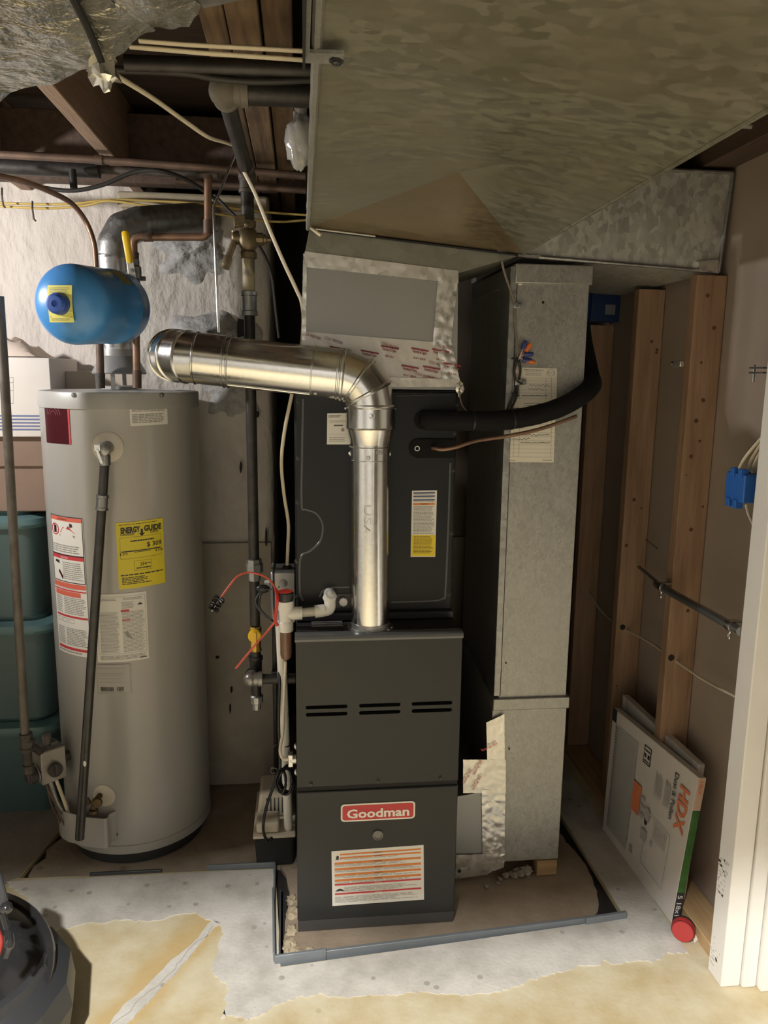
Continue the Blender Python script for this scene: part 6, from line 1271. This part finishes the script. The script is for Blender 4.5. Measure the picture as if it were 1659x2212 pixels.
g = G(); g.tube([PX(1418, 1262, 1.075), PX(1600, 1364, 1.075)], .0118, 16); build(g, 'tube', mat('conduit_grey', (.34, .34, .34), .32, .8, var=.2, vs=10), t)
for px, py in ((1430, 1268), (1578, 1352)):
    c = PX(px, py, 1.075); g = G(); g.box(c.x-.002, 1.10, c.y-.010, c.y+.010, c.z+.010, c.z+.014); g.lathe([(.0135, -.010), (.0140, 0), (.0135, .010)], c, (0, 1, 0), 16); g.cyl(c+V((-.004, -.006, .0)), c+V((-.004, -.006, -.032)), .003, 8); g.cyl(c+V((-.004, -.006, -.018)), c+V((-.004, -.006, -.026)), .006, 6); build(g, 'clamp', M_steel, t)
t = thing('rear_conduit', 'thin dim conduit behind the studs in line with the grey one', 'conduit', PX(1380, 1225, 1.15))
g = G(); g.tube([PX(1380, 1225, 1.15), PX(1425, 1262, 1.14)], .006, 10); g.tube([PX(1395, 1165, 1.16), PX(1420, 1185, 1.16)], .002, 6); build(g, 'tube', mat('conduit_dim', (.22, .21, .20), .4, .6), t)
pipe('stud_cable', 'white cable threaded through holes in the right-hand studs', spline([PX(1600, 1510, 1.15), PX(1545, 1482, 1.15), PX(1500, 1455, 1.14), PX(1450, 1420, 1.135), PX(1400, 1385, 1.14), PX(1345, 1355, 1.14), PX(1300, 1320, 1.15), PX(1255, 1252, 1.15)], 6), .005, M_romex, cat='cable', flat=.7)
for k, (px, py) in enumerate(((1450, 1421), (1345, 1355))):
    yy_ = (2.104, 2.474)[k]; c = PY(px, py, yy_); g = G(); g.lathe([(.010, 0), (.010, .001), (0, .0012)], V((c.x, yy_+.0005, c.z)), (0, -1, 0), 14); build(g, 'drilled_hole', M_blackm, wr)
c = PX(1476, 786, 1.10); t = thing('pipe_strap', 'small bright pipe strap screwed to the near stud', 'strap', c)
g = G(); g.box(1.086, 1.0995, c.y-.008, c.y+.034, c.z-.009, c.z+.009); g.obox(c+V((-.006, .045, .0)), (0, 1, 0), (1, 0, 0), (0, 0, 1), .014, .003, .008); build(g, 'strap', mat('strap_steel', (.6, .58, .52), .35, .7), t, bevel=.003); screw(t, c+V((-.010, .047, 0)), (-1, 0, 0), SCREW_Z, .8)
c = PX(1637, 800, 1.15); t = thing('wall_clamp', 'small empty conduit clamp on the wall above the blue box', 'clamp', c)
g = G(); g.box(1.13, 1.192, c.y-.05, c.y-.006, c.z+.004, c.z+.008); g.box(1.13, 1.192, c.y-.05, c.y-.006, c.z-.008, c.z-.004); g.cyl(V((1.14, c.y, c.z+.014)), V((1.14, c.y, c.z-.03)), .0035, 8); g.box(1.13, 1.15, c.y-.01, c.y+.008, c.z-.008, c.z-.004); g.box(1.13, 1.15, c.y-.01, c.y+.008, c.z+.004, c.z+.008); build(g, 'clip', M_zinc, t, bevel=.001)
# ------------------------------------------------------------------ furnace filters leaning on the studs
def filt(name, lab, nb, fb_, nt_, ft_, th, first):
    """nb/fb_: near and far bottom edge points, nt_/ft_: top edge points on the face turned to the room"""
    t = thing(name, lab, 'air filter', (nb+fb_)/2, None)
    nrm = (fb_-nb).cross(nt_-nb).normalized(); nrm = nrm if nrm.x < 0 else -nrm; bk = -nrm*th
    g = G(); g.hexa([nb, nb+bk, fb_+bk, fb_, nt_, nt_+bk, ft_+bk, ft_]); body = build(g, 'frame', M_box, t, bevel=.002)
    return t, body, nrm, bk
nb = PZ(1450, 1996, .002); fb_ = PZ(1301, 1790, .002); nt_ = PX(1512, 1675, 1.10); ft_ = nt_+(fb_-nb)+V((-.010, 0, -.02))
nt_ = PY(1509, 1680, nb.y+.008); ft_ = PY(1325, 1528, fb_.y+.012)
t, body, nrm, bk = filt('air_filter', 'front boxed furnace filter with orange brand print leaning on the studs', nb, fb_, nt_, ft_, .024, True)
L_ = Label(.46, .46); fnm = flatmap(ft_, nt_, fb_, nb, nrm)
L_.rect(.06, .07, .36, .90, 0, 1)
for k in range(34): v = .08+.81*k/34; L_.poly([(.06, v), (.11, v+.004), (.06, v+.012)], 1, 2); L_.rect(.06, v, .36, v+.003, 4, 2)
L_.rect(0, .90, .06, 1, 1, 2); L_.frame(.435, .80, .52, .93, .008, 1, 2); L_.rect(.45, .82, .505, .90, 1, 2); L_.text('H', .478, .86, .07, 5, layer=3, rot=-math.pi/2, bold=.03)
L_.rect(.36, .40, .46, .62, 2, 2); L_.lines(.47, .40, .52, .58, 3, 4, .5)
L_.text('HDX', .905, .72, .10, 2, rot=-math.pi/2, bold=.03); L_.text('Dust & Pollen', .81, .76, .042, 1, rot=-math.pi/2, bold=.01)
for u0, u1 in ((.60, .68), (.71, .77)): 
    for k in range(6): uu_ = u0+(u1-u0)*k/6; L_.rect(uu_, .64+.01*(k % 2), uu_+.008, .82-.012*(k % 3), 4, 2)
L_.frame(.56, .12, .84, .50, .004, 4, 2)
for k in range(8): uu_ = .66+.02*k; L_.rect(uu_, .36, uu_+.006, .49-.01*(k % 3), 4, 2)
L_.poly([(.53, .50), (.57, .53), (.60, .50), (.59, .43), (.54, .44)], 4, 3); L_.poly([(.54, .44), (.58, .43), (.57, .40), (.55, .40)], 1, 3); L_.poly([(.52, .28), (.59, .28), (.59, .36), (.52, .36)], 4, 3); L_.rect(.64, .30, .66, .34, 4, 3)
L_.rect(.40, .10, .44, .15, 4, 2)
L_.emit(fnm, 'printed_face', [mat('pleat_grey', (.40, .39, .37), .8), M_ink, mat('hdx_orange', (.66, .20, .09), .6), M_lab, mat('print_grey', (.40, .375, .35), .7), M_box], body)
em = flatmap(nt_, nt_+bk, nb, nb+bk, (0, -1, 0)); L_ = Label(.03, .46); L_.rect(.02, .78, .98, 1, 3); L_.text('HDX', .5, .93, .30*.1, 1, rot=-math.pi/2, bold=.02); L_.rect(.02, .22, .98, .78, 2); L_.rect(.02, 0, .98, .22, 0); L_.text('5 18x18', .5, .11, .040, 1+3, rot=-math.pi/2, layer=3, bold=.02); L_.emit(em, 'printed_edge', [M_ink, mat('hdx_orange', (.66, .20, .09), .6), M_inkgrn, mat('edge_peach', (.60, .42, .32), .6), M_lab], body)
nb2 = nb+bk*1.25+V((.012, .05, 0)); fb2 = fb_+bk*1.25+V((.012, .02, 0)); nt2 = PY(1498, 1652, nt_.y+.055)+V((.0, 0, 0)); ft2 = PY(1342, 1500, ft_.y+.03)
nt2.x = max(nt2.x, (nt_+bk).x+.004); ft2.x = max(ft2.x, (ft_+bk).x+.02)
t2, b2, n2, bk2 = filt('air_filter', 'second grey-edged furnace filter standing behind the printed one', nb2, fb2, nt2, ft2, .022, False)
g = G(); d_ = (nt2-ft2); g.prism([ft2+n2*.0008+d_*.06, nt2+n2*.0008-d_*.06, nt2.lerp(nb2, .9)+n2*.0008-d_*.06, ft2.lerp(fb2, .9)+n2*.0008+d_*.06], n2*.0006); build(g, 'pleated_media', mat('pleat_grey', (.40, .39, .37), .8), b2)
# red roll with its paper tag
c = PZ(1476, 2006, .032); t = thing('red_roll', 'small red and dark roll lying at the foot of the filter', 'tape roll', c-V((0, 0, .032)))
ar = V((-.55, -.83, .1)).normalized(); g = G(); g.lathe([(.0, -.016), (.026, -.016), (.031, -.012), (.031, .010), (.030, .014), (0, .017)], c, ar, 28); rr_ = build(g, 'spool', M_blackm, t)
g = G(); g.lathe([(.0312, -.004), (.0316, .010), (.028, .0175), (.0, .019)], c, ar, 28); build(g, 'red_face', mat('faded_red', (.40, .035, .035), .45), rr_)
g = G(); q_ = [PZ(*k, .004) for k in ((1487, 2008), (1494, 2006), (1507, 2030), (1500, 2037))]; q_ = [V((p.x, p.y, .002+i_*0)) for i_, p in enumerate(q_)]; q_[0].z = q_[1].z = .03; g.prism(q_, (0, 0, .0012)); build(g, 'paper_tag', M_lab, t)
# ------------------------------------------------------------------ vinyl edging strips round the pad
def strip(a, b, z0, z1, th, lab, m=M_strip, tilt=(0, 0, 0)):
    a, b = V(a), V(b); d = (b-a).normalized(); q = V((-d.y, d.x, 0))*th/2; tl_ = V(tilt); g = G()
    g.hexa([a-q+V((0, 0, z0)), b-q+V((0, 0, z0)), b+q+V((0, 0, z0)), a+q+V((0, 0, z0)), a-q+V((0, 0, z1))+tl_, b-q+V((0, 0, z1))+tl_, b+q+V((0, 0, z1))+tl_, a+q+V((0, 0, z1))+tl_])
    build(g, 'edging_strip', m, bevel=.0015, label=lab, cat='edging strip', group='grey strips round the pad')
strip((-.075, 1.826, 0), (.062, 1.838, 0), -.06, .026, .008, 'short grey strip lapped over the left end of the front edging')
strip((.04, 1.843, 0), (.85, 1.905, 0), -.06, .016, .010, 'long grey strip edging the front of the furnace pad')
strip((.81, 1.893, 0), (.938, 1.908, 0), -.06, .022, .010, 'short grey strip at the right end of the front edging')
strip((-.071, 1.83, 0), (-.082, 2.10, 0), -.06, .030, .006, 'grey strip standing along the left side of the furnace pad', tilt=(-.006, 0, 0))
strip((-.062, 1.845, 0), (-.066, 2.10, 0), -.06, .020, .005, 'inner dark strip leaning beside the furnace base', m=mat('dark_vinyl', (.05, .055, .06), .4))
strip((-.084, 2.06, 0), (-.086, 2.232, 0), -.06, .022, .006, 'grey strip at the inner corner below the condensate pump')
strip((-.30, 2.243, 0), (-.085, 2.238, 0), -.06, .018, .006, 'grey strip edging the pad between heater and pump')
strip((-.66, 2.249, 0), (-.44, 2.246, 0), -.06, .010, .008, 'dark low strip edging the pad in front of the heater', m=mat('dark_vinyl', (.05, .055, .06), .4))
for k, (x, y, r_) in enumerate(((-.035, 1.90, .02), (-.03, 1.95, .018), (-.025, 2.02, .022), (-.03, 2.08, .018), (-.02, 1.865, .02), (.02, 1.868, .014), (-.04, 1.88, .012))):
    g = G(); g.ball((x, y, -.004), r_, 12, sc=(1, 1.3, .55), nz=.7, nf=2.2); build(g, 'mortar_crumb', mat('crumb', (.50, .41, .28), .9, var=.4, vs=40), label=['mortar crumb by the left front foot of the furnace, second from the corner', 'mortar crumb left of the furnace, third from the corner', 'large mortar crumb halfway along the left side of the furnace base', 'mortar crumb farthest back along the left side of the furnace', 'mortar crumb nearest the front left corner of the furnace', 'small mortar crumb just under the front edge of the furnace', 'smallest mortar crumb against the grey strip at the front corner'][k], cat='rubble', group='mortar crumbs by the furnace base', ang=30)
# ------------------------------------------------------------------ black canister vacuum in the lower left corner
c0v = V((-.745, 1.56, 0)); t = thing('canister_vacuum', 'glossy black canister vacuum cut off by the lower left corner', 'vacuum', c0v)
M_vac = mat('gloss_black', (.018, .018, .019), .16, coat=.4); M_vac2 = mat('satin_black', (.03, .031, .034), .4)
zt_v = PY(40, 2005, 1.52).z
g = G(); g.lathe([(.17, .02), (.215, .06), (.235, .16), (.225, .22), (.19, zt_v-.14), (.185, zt_v-.12)], c0v, n=14); g.jitter(.008, 7); build(g, 'skirt', M_vac2, t, ang=20)
tl_ax = V((.18, -.42, .89)).normalized()
cv_ = c0v+V((.01, -.02, zt_v-.125))
g = G(); g.lathe([(.0, .085), (.06, .082), (.12, .062), (.155, .030), (.168, .012), (.172, .018), (.186, .014), (.192, .0), (.186, -.02), (.17, -.10)], cv_, tl_ax, 48); build(g, 'dome_lid', M_vac, t, ang=40)
g = G(); g.ball(PY(13, 1962, 1.47), .013, 16); build(g, 'latch_knob', M_vac, t)
g = G(); g.hexa([PY(-40, 1965, 1.48), PY(22, 1960, 1.48), PY(22, 1960, 1.53), PY(-40, 1965, 1.53), PY(-40, 1868, 1.50), PY(4, 1885, 1.50), PY(4, 1885, 1.54), PY(-40, 1868, 1.54)]); build(g, 'handle', M_vac2, t, bevel=.006)
g = G(); g.tube(spline([PY(-6, 2010, 1.36), PY(1, 2030, 1.355), PY(-1, 2050, 1.35), PY(-10, 2075, 1.35)], 5), .005, 8); build(g, 'red_trim', mat('dull_red', (.22, .02, .016), .5), t)
g = G(); g.tube(spline([PY(6, 1975, 1.40), PY(16, 2010, 1.38), PY(20, 2040, 1.36), PY(12, 2070, 1.35)], 5), [.006]*6+[.009]*6+[.005]*4, 10); build(g, 'grip_rib', M_vac, t)
# ------------------------------------------------------------------ the two lamps that light the place
M_glow = emis('bulb_glass', (1, .9, .75), 12)
def bulb_parts(t, pos, ax):
    ax = V(ax).normalized()
    g = G(); g.lathe([(.012, -.035), (.013, -.02), (.020, -.005), (.029, .02), (.030, .035), (.024, .052), (.012, .061), (0, .063)], pos, ax, 24); build(g, 'glass', M_glow, t)
    g = G(); g.lathe([(.0, -.10), (.03, -.099), (.032, -.07), (.02, -.04), (.013, -.03)], pos, ax, 20); build(g, 'socket', M_wht, t)
t = thing('ceiling_bulb', 'bare ceiling bulb in its socket behind the added header, out of frame', 'light bulb', BULB_A)
bulb_parts(t, BULB_A+V((0, 0, -.03)), (0, 0, -1)); bulb_light(BULB_A+V((0, 0, -.10)), POW_A, (1, .975, .93))
t = thing('left_lamp', 'left lamp out of frame, with an added cone keeping light off the floor', 'lamp', BULB_B)
axl = V((.80, .60, -.06)).normalized(); bulb_parts(t, BULB_B-axl*.07, axl)
g = G(); g.lathe([(.034, -.10), (.06, -.09), (.095, -.05), (.115, .0), (.118, .004), (.113, .0), (.092, -.048), (.058, -.086), (.033, -.096)], BULB_B, axl, 32); build(g, 'added_cone', M_steel, t)  # added cone, never seen, that keeps the lamp's light off the floor
g = G(); g.tube([BULB_B-axl*.16, BULB_B-axl*.17+V((0, 0, .2)), V((BULB_B.x-.13, BULB_B.y-.1, 2.18))], .006, 8); build(g, 'bracket', M_ironold, t)
l = bpy.data.lights.new('lamp_glow', 'SPOT'); l.energy = POW_B; l.color = (1, .965, .945); l.shadow_soft_size = .03; l.spot_size = math.radians(122); l.spot_blend = .35
o = bpy.data.objects.new('lamp_glow', l); COL.objects.link(o); o.location = BULB_B+axl*.01; o.rotation_mode = 'QUATERNION'; o.rotation_quaternion = V((0, 0, -1)).rotation_difference(axl)
